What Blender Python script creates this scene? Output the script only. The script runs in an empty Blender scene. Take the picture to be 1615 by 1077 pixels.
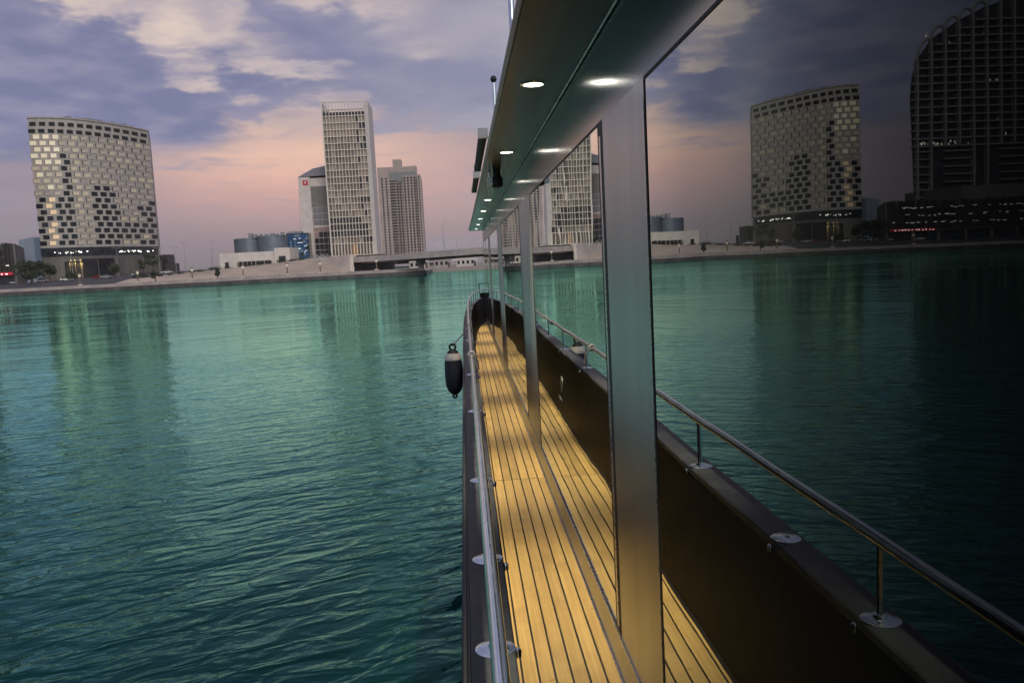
import bpy, bmesh, math, random
from mathutils import Vector, Matrix
random.seed(7)
S = bpy.context.scene
COL = S.collection
R_ = math.radians

# ------------------------------------------------------------------ camera
CAMH = 3.2
cam = bpy.data.cameras.new('camera'); camo = bpy.data.objects.new('camera', cam); COL.objects.link(camo)
cam.sensor_width = 36.0; cam.lens = 36.0 * 1300 / 1615
cam.clip_start = 0.02; cam.clip_end = 20000
RM = Matrix(((0.996986, 0.056052, -0.053637), (-0.058814, 0.095205, -0.993719), (-0.050593, 0.993878, 0.098215)))
camo.matrix_world = Matrix.Translation((0, 0, CAMH)) @ RM.to_4x4()
S.camera = camo

# ------------------------------------------------------------------ view
S.view_settings.view_transform = 'Standard'; S.view_settings.look = 'None'
S.view_settings.exposure = 0.0; S.view_settings.gamma = 1.0; S.view_settings.use_curve_mapping = False
S.cycles.use_denoising = True
S.cycles.max_bounces = 8; S.cycles.glossy_bounces = 5; S.cycles.diffuse_bounces = 3
S.cycles.caustics_reflective = False; S.cycles.caustics_refractive = False
S.cycles.sample_clamp_indirect = 4.0

# ------------------------------------------------------------------ node helpers
class NT:
    def __init__(s, tree): s.t = tree; s.n = tree.nodes; s.l = tree.links
    def new(s, ty, **kw):
        n = s.n.new(ty)
        for k, v in kw.items(): setattr(n, k, v)
        return n
    def put(s, sock, v):
        if hasattr(v, 'is_output') or hasattr(v, 'links'): s.l.new(v, sock)
        elif isinstance(v, (tuple, list)) and sock.type == 'RGBA' and len(v) == 3: sock.default_value = (*v, 1)
        else: sock.default_value = v
    def m(s, op, *a, clamp=False):
        n = s.new('ShaderNodeMath', operation=op, use_clamp=clamp)
        for i, v in enumerate(a): s.put(n.inputs[i], v)
        return n.outputs[0]
    def mix(s, f, a, b, blend='MIX'):
        n = s.new('ShaderNodeMix', data_type='RGBA', blend_type=blend)
        s.put(n.inputs[0], f); s.put(n.inputs[6], a); s.put(n.inputs[7], b)
        return n.outputs[2]
    def smooth(s, v, a, b):
        n = s.new('ShaderNodeMapRange', interpolation_type='SMOOTHSTEP')
        s.put(n.inputs[0], v); n.inputs[1].default_value = a; n.inputs[2].default_value = b
        return n.outputs[0]
    def noise(s, vec, scale, detail=3, rough=0.5, dist=0.0):
        n = s.new('ShaderNodeTexNoise')
        if vec is not None: s.l.new(vec, n.inputs['Vector'])
        n.inputs['Scale'].default_value = scale; n.inputs['Detail'].default_value = detail
        n.inputs['Roughness'].default_value = rough; n.inputs['Distortion'].default_value = dist
        return n.outputs[0]
    def comb(s, x, y, z):
        n = s.new('ShaderNodeCombineXYZ')
        for i, v in enumerate((x, y, z)): s.put(n.inputs[i], v)
        return n.outputs[0]
    def scale(s, vec, v3):
        n = s.new('ShaderNodeVectorMath', operation='MULTIPLY'); s.l.new(vec, n.inputs[0]); n.inputs[1].default_value = v3
        return n.outputs[0]

# ------------------------------------------------------------------ sky: dusk, broken cloud, warm glow low ahead
W = bpy.data.worlds.new('World'); S.world = W; W.use_nodes = True
FILL_EL, FILL_AZ = 30.0, 160.0        # broad soft fill added behind the boat to brighten the facades; azimuth from +Y, negative = left
def build_sky():
    t = NT(W.node_tree); t.n.clear()
    tc = t.new('ShaderNodeTexCoord'); sp = t.new('ShaderNodeSeparateXYZ'); t.l.new(tc.outputs['Generated'], sp.inputs[0])
    x, y, z = sp.outputs
    A = t.m('DEGREES', t.m('ARCTAN2', x, y)); E = t.m('DEGREES', t.m('ARCSINE', z))
    zc = t.m('ADD', t.m('MAXIMUM', z, 0.0), 0.16)
    P = t.comb(t.m('DIVIDE', x, zc), t.m('DIVIDE', y, zc), 0.37)
    n1 = t.noise(P, 2.1, 6, 0.55); n2 = t.noise(P, 5.0, 6, 0.55); n3 = t.noise(P, 0.9, 4, 0.5)
    c1 = t.m('SUBTRACT', n1, 0.5); c2 = t.m('SUBTRACT', n2, 0.5)
    Ad = t.m('ADD', A, t.m('ADD', t.m('MULTIPLY', c1, 16.0), t.m('MULTIPLY', c2, 7.0)))
    Ed = t.m('ADD', E, t.m('ADD', t.m('MULTIPLY', c2, 5.0), t.m('MULTIPLY', c1, 4.0)))
    def blob(a, e, ra, re, tilt=0.0, s=1.0, dist=True):
        aa, ee = (Ad, Ed) if dist else (A, E)
        da = t.m('SUBTRACT', aa, a); de = t.m('SUBTRACT', ee, t.m('ADD', e, t.m('MULTIPLY', da, tilt)))
        q = t.m('ADD', t.m('POWER', t.m('DIVIDE', da, ra), 2.0), t.m('POWER', t.m('DIVIDE', de, re), 2.0))
        return t.m('MULTIPLY', t.m('EXPONENT', t.m('MULTIPLY', q, -1.0)), s)
    gaps = blob(-17.5, 15.6, 5.0, 1.7, -0.25, 1.2)
    for b in ((-21.0, 18.3, 4.0, 2.0, -0.1, 1.0), (-12.5, 12.4, 3.4, 0.7, -0.1, .95), (-6, 17.5, 5, 1.2, -0.1, 0.9), (-1.5, 14.3, 3.0, 1.0, 0.1, .45),
              (-9.5, 6.8, 8.0, 2.8, 0.05, 1.35), (-10.5, 10.0, 4.0, .8, -.08, .8), (-0.5, 7.6, 4.0, 1.3, 0.0, 1.0), (-8.0, 9.9, 2.4, .6, 0, .5)):
        gaps = t.m('ADD', gaps, blob(*b))
    # general cloud cover, thinning to haze at the horizon
    cover = t.m('ADD', t.smooth(t.m('ADD', E, t.m('MULTIPLY', c1, 8.0)), 6.0, 10.5), t.m('MULTIPLY', t.m('SUBTRACT', n3, 0.5), 1.6))
    cover = t.m('SUBTRACT', cover, t.m('MULTIPLY', t.smooth(E, 22.0, 36.0), 0.30))
    cover = t.m('SUBTRACT', cover, gaps)
    cover = t.smooth(cover, -0.10, 0.88)
    glow = blob(-11.0, 6.8, 11.0, 3.4, 0.0, 1.0, False)
    glow2 = blob(0.0, 5.0, 8.0, 3.5, 0.0, 0.6, False)
    haze = t.mix(t.smooth(E, -0.5, 5.0), (0.235, 0.20, 0.225), (0.31, 0.255, 0.32))
    haze = t.mix(glow2, haze, (0.60, 0.39, 0.36))
    haze = t.mix(t.m('MULTIPLY', glow, t.m('ADD', 0.72, t.m('MULTIPLY', n2, 0.5)), clamp=True), haze, t.mix(t.smooth(E, 4.0, 9.0), (0.82, 0.44, 0.36), (0.94, 0.60, 0.45)))
    cream = t.mix(t.smooth(n2, 0.3, 0.7), (0.44, 0.385, 0.45), (0.80, 0.635, 0.55))
    clear = t.mix(t.smooth(E, 8.0, 13.0), haze, cream)
    lil = t.mix(t.smooth(n2, 0.36, 0.68), (0.195, 0.20, 0.345), (0.31, 0.29, 0.42))
    lil = t.mix(t.smooth(A, -14.0, 4.0), lil, t.mix(t.smooth(n1, 0.35, 0.7), (0.27, 0.265, 0.39), (0.42, 0.39, 0.46)))
    stv = t.noise(t.comb(t.m('MULTIPLY', A, 0.10), t.m('MULTIPLY', t.m('ADD', E, t.m('MULTIPLY', c1, 2.5)), 0.75), 1.7), 1.0, 5, 0.6)
    wisp = t.m('MULTIPLY', t.smooth(stv, 0.50, 0.72), t.m('MULTIPLY', t.smooth(E, 3.0, 7.0), 0.85))
    clear = t.mix(wisp, clear, t.mix(0.5, lil, (0.42, 0.36, 0.44)))
    skyc = t.mix(cover, clear, lil)
    skyc = t.mix(t.smooth(E, -6.0, -1.0), (0.10, 0.12, 0.12), skyc)
    ns = t.new('ShaderNodeTexSky', sky_type='NISHITA'); ns.sun_disc = False
    ns.sun_elevation = R_(FILL_EL); ns.sun_rotation = R_(FILL_AZ)
    b1 = t.new('ShaderNodeBackground'); t.l.new(ns.outputs[0], b1.inputs[0]); b1.inputs[1].default_value = 0.006
    b2 = t.new('ShaderNodeBackground'); t.l.new(skyc, b2.inputs[0]); b2.inputs[1].default_value = 0.92
    ad = t.new('ShaderNodeAddShader'); t.l.new(b1.outputs[0], ad.inputs[0]); t.l.new(b2.outputs[0], ad.inputs[1])
    o = t.new('ShaderNodeOutputWorld'); t.l.new(ad.outputs[0], o.inputs[0])
build_sky()
W.cycles.sampling_method = 'MANUAL'; W.cycles.sample_map_resolution = 512

sun = bpy.data.lights.new('sun', 'SUN'); sun.energy = 1.5; sun.angle = R_(40); sun.color = (1.0, 0.95, 0.88)
suno = bpy.data.objects.new('sun', sun); COL.objects.link(suno)
a_, e_ = R_(FILL_AZ), R_(FILL_EL)
sd = Vector((math.sin(a_) * math.cos(e_), math.cos(a_) * math.cos(e_), math.sin(e_)))
suno.rotation_euler = sd.to_track_quat('Z', 'Y').to_euler(); suno.location = (0, -20, 60)

# ------------------------------------------------------------------ materials
MATS = {}
def mat(name, col, rough=0.6, metal=0.0, var=0.12, vscale=2.0, bump=0.0, bscale=30.0, emit=None, est=1.0, stretch=(1, 1, 1), spec=0.5, col2=None, aniso=0.0):
    if name in MATS: return MATS[name]
    m = bpy.data.materials.new(name); m.use_nodes = True; t = NT(m.node_tree)
    p = t.n['Principled BSDF']
    tc = t.new('ShaderNodeTexCoord'); vec = t.scale(tc.outputs['Object'], stretch)
    n = t.noise(vec, vscale, 5, 0.6)
    c2 = col2 if col2 else tuple(max(0, c * (1 - 2 * var)) for c in col)
    c1 = col if col2 else tuple(c * (1 + var) for c in col)
    t.l.new(t.mix(t.smooth(n, 0.3, 0.7), c2, c1), p.inputs['Base Color'])
    p.inputs['Metallic'].default_value = metal; p.inputs['Specular IOR Level'].default_value = spec
    n2 = t.noise(vec, vscale * 4.3, 4, 0.6)
    rr = t.new('ShaderNodeMapRange'); t.l.new(n2, rr.inputs[0]); rr.inputs[3].default_value = max(0.02, rough * 0.8); rr.inputs[4].default_value = min(1, rough * 1.2)
    t.l.new(rr.outputs[0], p.inputs['Roughness'])
    if aniso: p.inputs['Anisotropic'].default_value = aniso
    if bump:
        b = t.new('ShaderNodeBump'); b.inputs['Strength'].default_value = bump; b.inputs['Distance'].default_value = 0.02
        t.l.new(t.noise(vec, bscale, 4, 0.6), b.inputs['Height']); t.l.new(b.outputs[0], p.inputs['Normal'])
    if emit:
        p.inputs['Emission Color'].default_value = (*emit, 1); p.inputs['Emission Strength'].default_value = est
    MATS[name] = m; return m

def water_mat():
    m = bpy.data.materials.new('canal_water'); m.use_nodes = True; t = NT(m.node_tree); t.n.clear()
    tc = t.new('ShaderNodeTexCoord'); ob = tc.outputs['Object']
    mp = t.new('ShaderNodeMapping'); mp.inputs['Rotation'].default_value = (0, 0, R_(-22)); t.l.new(ob, mp.inputs[0])
    v = mp.outputs[0]
    w1 = t.noise(t.scale(v, (0.55, 1.25, 1)), 0.75, 2, 0.45, 0.3)
    w2 = t.noise(t.scale(v, (0.60, 1.30, 1)), 3.0, 2, 0.45, 0.6)
    w3 = t.noise(t.scale(v, (0.8, 1.2, 1)), 0.16, 2, 0.5)
    w4 = t.noise(t.scale(ob, (0.35, 1.0, 1)), 0.06, 3, 0.55)
    w5 = t.noise(t.scale(v, (0.8, 1.2, 1)), 8.0, 2, 0.5, 0.3)
    ln = t.new('ShaderNodeVectorMath', operation='LENGTH'); t.l.new(ob, ln.inputs[0])
    wash = t.m('EXPONENT', t.m('MULTIPLY', ln.outputs['Value'], -1 / 20.0))                          # livelier water round the moving boat
    amp = t.m('ADD', t.m('ADD', 0.05, t.m('MULTIPLY', wash, 0.95)), t.m('MULTIPLY', t.smooth(w4, 0.48, 0.68), 0.26))
    h = t.m('ADD', t.m('MULTIPLY', w1, 0.17), t.m('ADD', t.m('MULTIPLY', w2, 0.105), t.m('MULTIPLY', w5, 0.012)))
    h = t.m('ADD', t.m('MULTIPLY', h, amp), t.m('MULTIPLY', w3, 0.10))
    b = t.new('ShaderNodeBump'); b.inputs['Strength'].default_value = 0.75; b.inputs['Distance'].default_value = 1.0
    t.l.new(h, b.inputs['Height'])
    gl = t.new('ShaderNodeBsdfGlossy'); gl.inputs['Color'].default_value = (0.43, 1.0, 0.84, 1); gl.inputs['Roughness'].default_value = 0.02
    di = t.new('ShaderNodeBsdfDiffuse'); di.inputs['Color'].default_value = (0.001, 0.032, 0.030, 1)
    fr = t.new('ShaderNodeFresnel'); fr.inputs['IOR'].default_value = 1.36
    for s in (gl, di, fr): t.l.new(b.outputs[0], s.inputs['Normal'])
    mx = t.new('ShaderNodeMixShader'); t.l.new(t.m('MULTIPLY', t.m('POWER', fr.outputs[0], 1.35), 2.5, clamp=True), mx.inputs[0]); t.l.new(di.outputs[0], mx.inputs[1]); t.l.new(gl.outputs[0], mx.inputs[2])
    o = t.new('ShaderNodeOutputMaterial'); t.l.new(mx.outputs[0], o.inputs[0])
    return m

def mirror_glass():
    m = bpy.data.materials.new('coated_glass'); m.use_nodes = True; t = NT(m.node_tree); t.n.clear()
    tc = t.new('ShaderNodeTexCoord'); ob = tc.outputs['Object']
    h = t.m('ADD', t.noise(t.scale(ob, (1, 0.55, 0.8)), 1.1, 2, 0.4), t.m('MULTIPLY', t.noise(ob, 4.0, 1, 0.4), 0.05))
    b = t.new('ShaderNodeBump'); b.inputs['Strength'].default_value = 0.5; b.inputs['Distance'].default_value = 0.007
    t.l.new(h, b.inputs['Height'])
    lw = t.new('ShaderNodeLayerWeight'); lw.inputs[0].default_value = 0.5
    cr = t.new('ShaderNodeValToRGB'); e = cr.color_ramp.elements
    e[0].position = 0.0; e[0].color = (0.01,) * 3 + (1,); e[1].position = 1.0; e[1].color = (1, 1, 1, 1)
    for p, v in ((0.40, 0.030), (0.47, 0.070), (0.53, 0.105), (0.60, 0.170), (0.66, 0.29), (0.74, 0.48), (0.82, 0.78), (0.90, 0.93)):
        q = e.new(p); q.color = (v, v, v, 1)
    t.l.new(lw.outputs['Facing'], cr.inputs[0])
    gl = t.new('ShaderNodeBsdfGlossy'); gl.inputs['Color'].default_value = (0.96, 1.0, 0.97, 1); gl.inputs['Roughness'].default_value = 0.0
    t.l.new(b.outputs[0], gl.inputs['Normal'])
    di = t.new('ShaderNodeBsdfDiffuse'); di.inputs['Color'].default_value = (0.004, 0.005, 0.005, 1)
    mx = t.new('ShaderNodeMixShader'); t.l.new(cr.outputs[0], mx.inputs[0]); t.l.new(di.outputs[0], mx.inputs[1]); t.l.new(gl.outputs[0], mx.inputs[2])
    o = t.new('ShaderNodeOutputMaterial'); t.l.new(mx.outputs[0], o.inputs[0])
    return m

M_WATER = water_mat(); M_GLASS = mirror_glass()
M_STEEL = mat('brushed_steel', (0.50, 0.525, 0.535), 0.34, 1.0, 0.05, 3.0, 0.02, 40, stretch=(1, 1, 0.05))
M_HEAD = mat('header_steel', (0.20, 0.22, 0.225), 0.17, 1.0, 0.06, 2.0, stretch=(1, 0.1, 1))
M_SOFF = mat('soffit_paint', (0.012, 0.014, 0.014), 0.22, 0.0, 0.05, 1.5)
M_CHROME = mat('polished_steel', (0.76, 0.86, 0.87), 0.17, 1.0, 0.06, 6.0)
M_DARK = mat('charcoal_hull_paint', (0.006, 0.0055, 0.0055), 0.5, 0.0, 0.15, 3.0, 0.03, 60, spec=0.08)
M_CAP = mat('graphite_cap_paint', (0.034, 0.039, 0.045), 0.45, 0.0, 0.25, 6.0, 0.05, 80, spec=0.3)
M_RUB = mat('black_rubber', (0.02, 0.02, 0.022), 0.6, 0, 0.15, 8, 0.05, 50)
M_CAULK = mat('black_caulk', (0.008, 0.008, 0.008), 0.7)
M_TRIM = mat('trim_aluminium', (0.62, 0.64, 0.65), 0.28, 1.0, 0.08, 10)
M_LENS = mat('lamp_lens', (1, 1, 1), 0.4, emit=(1.0, 0.93, 0.80), est=14.0)
def teak():
    m = bpy.data.materials.new('teak'); m.use_nodes = True; t = NT(m.node_tree); p = t.n['Principled BSDF']
    tc = t.new('ShaderNodeTexCoord'); oi = t.new('ShaderNodeObjectInfo')
    off = t.new('ShaderNodeVectorMath', operation='ADD'); t.l.new(tc.outputs['Object'], off.inputs[0])
    t.l.new(t.comb(t.m('MULTIPLY', oi.outputs['Random'], 17.0), t.m('MULTIPLY', oi.outputs['Random'], 31.0), 0.0), off.inputs[1])
    g = t.noise(t.scale(off.outputs[0], (60, 1.2, 1)), 1.5, 5, 0.6, 0.3)
    g2 = t.noise(off.outputs[0], 3.0, 4, 0.6); g3 = t.noise(off.outputs[0], 22.0, 2, 0.5)
    c = t.mix(t.smooth(g, 0.3, 0.75), (0.50, 0.325, 0.105), (0.66, 0.46, 0.17))
    c = t.mix(t.m('MULTIPLY', t.smooth(g2, 0.48, 0.75), 0.55), c, (0.35, 0.22, 0.08))
    c = t.mix(t.m('MULTIPLY', t.smooth(g3, 0.73, 0.78), 0.55), c, (0.12, 0.08, 0.03))
    hv = t.new('ShaderNodeHueSaturation'); t.l.new(t.m('ADD', 0.80, t.m('MULTIPLY', oi.outputs['Random'], 0.32)), hv.inputs['Value']); t.l.new(c, hv.inputs['Color'])
    t.l.new(hv.outputs[0], p.inputs['Base Color'])
    t.l.new(t.m('ADD', 0.34, t.m('MULTIPLY', g2, 0.25)), p.inputs['Roughness'])
    b = t.new('ShaderNodeBump'); b.inputs['Strength'].default_value = 0.12; b.inputs['Distance'].default_value = 0.003
    t.l.new(g, b.inputs['Height']); t.l.new(b.outputs[0], p.inputs['Normal'])
    return m
M_TEAK = teak()

# ------------------------------------------------------------------ mesh helpers
class MB:
    def __init__(s): s.v = []; s.f = []; s.sm = False
    def box(s, x0, x1, y0, y1, z0, z1):
        b = len(s.v)
        s.v += [(x, y, z) for z in (z0, z1) for y in (y0, y1) for x in (x0, x1)]
        s.f += [tuple(b + i for i in q) for q in ((0, 2, 3, 1), (4, 5, 7, 6), (0, 1, 5, 4), (2, 6, 7, 3), (0, 4, 6, 2), (1, 3, 7, 5))]
        return s
    def obox(s, c, ux, sx, sy, z0, z1):
        """box centred at c (xy), its x side along unit vector ux"""
        b = len(s.v); uy = (-ux[1], ux[0])
        for z in (z0, z1):
            for j in (-1, 1):
                for i in (-1, 1):
                    s.v.append((c[0] + ux[0] * i * sx / 2 + uy[0] * j * sy / 2, c[1] + ux[1] * i * sx / 2 + uy[1] * j * sy / 2, z))
        s.f += [tuple(b + i for i in q) for q in ((0, 2, 3, 1), (4, 5, 7, 6), (0, 1, 5, 4), (2, 6, 7, 3), (0, 4, 6, 2), (1, 3, 7, 5))]
        return s
    def prism(s, poly, z0, z1):
        b = len(s.v); n = len(poly)
        zz0 = z0 if isinstance(z0, (list, tuple)) else [z0] * n; zz1 = z1 if isinstance(z1, (list, tuple)) else [z1] * n
        s.v += [(p[0], p[1], zz0[i]) for i, p in enumerate(poly)] + [(p[0], p[1], zz1[i]) for i, p in enumerate(poly)]
        s.f += [tuple(b + i for i in reversed(range(n))), tuple(b + n + i for i in range(n))]
        s.f += [(b + i, b + (i + 1) % n, b + n + (i + 1) % n, b + n + i) for i in range(n)]
        return s
    def tube(s, pts, r, seg=8, cap=True):
        pts = [Vector(p) for p in pts]; b0 = len(s.v); n = len(pts)
        rr = r if isinstance(r, (list, tuple)) else [r] * n
        prev = None
        for i, p in enumerate(pts):
            d = (pts[min(i + 1, n - 1)] - pts[max(i - 1, 0)]).normalized()
            if prev is None:
                u = d.cross(Vector((0, 0, 1)));  u = u if u.length > 1e-3 else d.cross(Vector((1, 0, 0)))
            else: u = prev - d * prev.dot(d)
            u.normalize(); prev = u; w = d.cross(u)
            for k in range(seg):
                a = 2 * math.pi * k / seg; s.v.append(tuple(p + (u * math.cos(a) + w * math.sin(a)) * rr[i]))
        for i in range(n - 1):
            for k in range(seg):
                a = b0 + i * seg + k; c = b0 + i * seg + (k + 1) % seg
                s.f.append((a, c, c + seg, a + seg))
        if cap:
            s.f.append(tuple(b0 + k for k in reversed(range(seg)))); s.f.append(tuple(b0 + (n - 1) * seg + k for k in range(seg)))
        return s
    def lathe(s, c, prof, seg=16):
        """prof: list of (r, z) around a vertical axis through c"""
        b = len(s.v); n = len(prof)
        for r, z in prof:
            for k in range(seg):
                a = 2 * math.pi * k / seg; s.v.append((c[0] + r * math.cos(a), c[1] + r * math.sin(a), c[2] + z))
        for i in range(n - 1):
            for k in range(seg):
                a = b + i * seg + k; e = b + i * seg + (k + 1) % seg
                s.f.append((a, e, e + seg, a + seg))
        s.f.append(tuple(b + k for k in reversed(range(seg)))); s.f.append(tuple(b + (n - 1) * seg + k for k in range(seg)))
        return s
    def strip(s, rows):
        """rows: list of equal length lists of points"""
        b = len(s.v); n = len(rows[0])
        for r in rows: s.v += [tuple(p) for p in r]
        for i in range(len(rows) - 1):
            for j in range(n - 1):
                a = b + i * n + j; s.f.append((a, a + 1, a + n + 1, a + n))
        return s
    def mesh(s, name, m, smooth=False):
        me = bpy.data.meshes.new(name); me.from_pydata(s.v, [], s.f)
        bm = bmesh.new(); bm.from_mesh(me); bmesh.ops.recalc_face_normals(bm, faces=bm.faces); bm.to_mesh(me); bm.free()
        if m: me.materials.append(m)
        if smooth:
            for p in me.polygons: p.use_smooth = True
            try: me.set_sharp_from_angle(angle=R_(40))
            except Exception: pass
        return me
    def build(s, name, m, parent=None, smooth=False):
        """vertices are world coordinates; stored relative to the thing's own origin"""
        o_ = ORG.get(parent.name, Vector((0, 0, 0))) if parent else Vector((0, 0, 0))
        if o_.length: s.v = [(a - o_.x, b - o_.y, c - o_.z) for a, b, c in s.v]
        o = bpy.data.objects.new(name, s.mesh(name, m, smooth)); COL.objects.link(o)
        if parent:
            o.parent = parent; ORG[o.name] = o_
        return o
ORG = {}
def thing(name, loc, label, cat, group=None):
    o = bpy.data.objects.new(name, None); COL.objects.link(o); o.location = loc; o.empty_display_size = 0.3
    ORG[o.name] = Vector(loc); tag(o, label, cat, group); return o
def tag(o, label, cat, group=None):
    o['label'] = label; o['category'] = cat
    if group: o['group'] = group
    return o
def structure(o, label=None):
    o['kind'] = 'structure'
    if label: o['label'] = label
    return o
def link(name, me, parent, loc=(0, 0, 0), rot=(0, 0, 0), sc=(1, 1, 1)):
    """a part sharing mesh data, placed at a world position"""
    o = bpy.data.objects.new(name, me); COL.objects.link(o)
    o_ = ORG.get(parent.name, Vector((0, 0, 0))); o.parent = parent
    o.location = Vector(loc) - o_; o.rotation_euler = rot; o.scale = sc
    return o
def copy_thing(root, loc, rotz, label=None):
    r = root.copy(); COL.objects.link(r); r.location = loc; r.rotation_euler = (0, 0, rotz)
    if label: r['label'] = label
    for ch in root.children:
        c = ch.copy(); COL.objects.link(c); c.parent = r
        for g in ch.children:
            d = g.copy(); COL.objects.link(d); d.parent = c
    return r
def interp(x, tab):
    if x <= tab[0][0]: return tab[0][1]
    for (a, va), (b, vb) in zip(tab, tab[1:]):
        if x <= b: return va + (vb - va) * (x - a) / (b - a)
    return tab[-1][1]

# ================================================================== SETTING
m = MB(); m.v = [(-2500, -600, 0), (2500, -600, 0), (2500, 2900, 0), (-2500, 2900, 0)]; m.f = [(0, 1, 2, 3)]
structure(m.build('water', M_WATER))

M_SAND = mat('sandy_earth', (0.50, 0.41, 0.32), 0.9, 0, 0.14, 0.06, 0.4, 1.2)
M_PAVE = mat('promenade_paving', (0.46, 0.40, 0.37), 0.8, 0, 0.12, 0.3)
M_ASPH = mat('asphalt', (0.075, 0.075, 0.08), 0.85, 0, 0.2, 0.2)
M_CONC = mat('pale_concrete', (0.68, 0.62, 0.54), 0.8, 0, 0.10, 0.25)
M_WET = mat('wet_quay_stone', (0.10, 0.09, 0.085), 0.5, 0, 0.25, 0.4)
M_EARTH = mat('far_ground', (0.34, 0.30, 0.27), 0.9, 0, 0.15, 0.02)

H1 = [(-700, 3.0), (-130, 3.0), (-107, 3.7), (-87, 5.1), (-57, 7.0), (-38, 7.6)]
H2 = [(-700, 4.0), (-195, 4.1), (-160, 5.6), (-109, 6.1), (-79, 7.0), (-62, 9.1), (-38, 9.2)]
def ground_z(x, y):
    if x > -38: return 1.5
    a, b = interp(x, H1), interp(x, H2)
    if y <= 279: return 1.3
    if y <= 300: return 1.3 + (a - 1.3) * (y - 279) / 21
    if y <= 400: return a + (b - a) * (y - 300) / 100
    return b
def field(name, xs, ys, m, skirt=0.0):
    rows = [[(x, y, ground_z(x - 1e-4, y) - skirt) for x in xs] for y in ys]
    return structure(MB().strip(rows).build(name, m))
XS = [-700, -400, -300, -240, -215, -195, -175, -160, -145, -130, -118]
field('parking_lot', XS, [279, 284, 290, 300, 320, 340, 360, 380, 400, 450, 700, 1500], M_ASPH)
XE = [-118, -107, -97, -87, -77, -67, -57, -47, -38.02]
field('embankment', XE, [279, 284, 289, 294, 300, 320, 340, 360, 380, 400, 450, 700, 1500], M_SAND)
structure(MB().box(-700, -13, 267.5, 279, -1, 1.3).build('promenade', M_PAVE))
structure(MB().box(-37.9, -13, 279.005, 321, -1, 1.29).build('quay_apron', M_CONC))
structure(MB().prism([(-37.95, 321.01), (900, 321.01), (900, 1500), (-37.95, 1500)], -1, 1.5).build('far_bank', M_EARTH))
structure(MB().box(-2400, 2400, 1500.02, 2850, -1, 1.4).build('far_ground', M_EARTH))

# ---- quay wall with pale parapet blocks
qw = thing('quay_wall', (-13, 267, 0), 'low stone quay wall with pale parapet running along the water', 'wall')
MB().box(-700, -12.6, 266.4, 267.45, -1.5, 1.15).build('wall_face', M_WET, qw)
pb = MB().box(-3.96, 3.96, -0.4, 0.4, 0, 0.95).mesh('parapet_block', M_PAVE)
xx = -17.2
while xx > -330:
    link('parapet_block', pb, qw, (xx, 267.0, 1.155 + random.uniform(-.02, .02))); xx -= 8.0
MB().box(-13.0, -12.0, 267.5, 321, -1.5, 1.2).build('return_wall', M_WET, qw)

# ---- wing wall and shade block under the bridge
ww = MB().prism([(-58, 303), (-38, 281.5), (-36.9, 282.4), (-57, 304.2)], 0.5, [7.15, 7.75, 7.75, 7.15]).build('wing_wall', M_CONC)
tag(ww, 'pale plain wing wall holding the sandy embankment beside the bridge', 'wall')
br = thing('road_bridge', (-17, 262, 0), 'long low concrete road bridge crossing the canal from the sandy embankment', 'bridge')
BP = [(-62, 313, 7.2), (-38, 289, 6.5), (-17, 262, 6.5), (5, 240, 6.75), (40, 206, 7.2), (90, 158, 7.6), (150, 100, 7.6), (230, 20, 7.4)]
def ribbon(path, off0, off1, z0, z1):
    L, Rr = [], []
    for i, p in enumerate(path):
        a = Vector(path[max(i - 1, 0)][:2]); b = Vector(path[min(i + 1, len(path) - 1)][:2]); d = (b - a).normalized(); nrm = Vector((-d.y, d.x))
        L.append((p[0] + nrm.x * off0, p[1] + nrm.y * off0, p[2])); Rr.append((p[0] + nrm.x * off1, p[1] + nrm.y * off1, p[2]))
    rows = []
    for l, r in zip(L, Rr):
        rows.append([(l[0], l[1], l[2] + z0), (r[0], r[1], r[2] + z0), (r[0], r[1], r[2] + z1), (l[0], l[1], l[2] + z1), (l[0], l[1], l[2] + z0)])
    return MB().strip(rows)
ribbon(BP, -1, 13, -1.1, -0.05).build('deck_slab', M_CONC, br)
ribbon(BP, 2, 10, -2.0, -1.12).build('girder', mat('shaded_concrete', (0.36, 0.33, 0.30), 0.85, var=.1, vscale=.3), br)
ribbon(BP, -1.35, -1.02, -1.45, 0.45).build('parapet', M_CONC, br)
ribbon(BP, 13.02, 13.3, -0.75, 0.55).build('parapet', M_CONC, br)
for (x, y, g) in ((-13.5, 265.5, 1.29), (27, 227.5, -2), (68, 188, -2), (110, 148, -2)):
    MB().lathe((x, y, g), [(1.25, 0), (1.2, 0.4), (0.95, 0.8), (0.95, 3.0 - g), (1.3, 3.3 - g), (1.6, 4.55 - g)], 14).build('pier', M_CONC, br, True)
MB().prism([(-37.6, 289.5), (-27.5, 283.2), (-24, 292), (-33, 298)], 1.3, 4.4).build('shade_block', mat('abutment_shade', (0.075, 0.075, 0.08), 0.8, var=.2, vscale=.5), br)  # dark colour stands in for the shaded opening under the bridge
for i in range(24):
    k = i * 0.28; j = int(k); f = k - j
    if j >= len(BP) - 1: break
    p = Vector(BP[j]).lerp(Vector(BP[j + 1]), f)
    if i % 3 == 0:
        MB().tube([(p.x, p.y, p.z + 0.3), (p.x, p.y, p.z + 8.5), (p.x + .6, p.y + .6, p.z + 8.9), (p.x + 1.6, p.y + 1.6, p.z + 8.9)], [0.11, 0.07, 0.06, 0.05], 6).build('lamp_post', M_TRIM, br)

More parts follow.
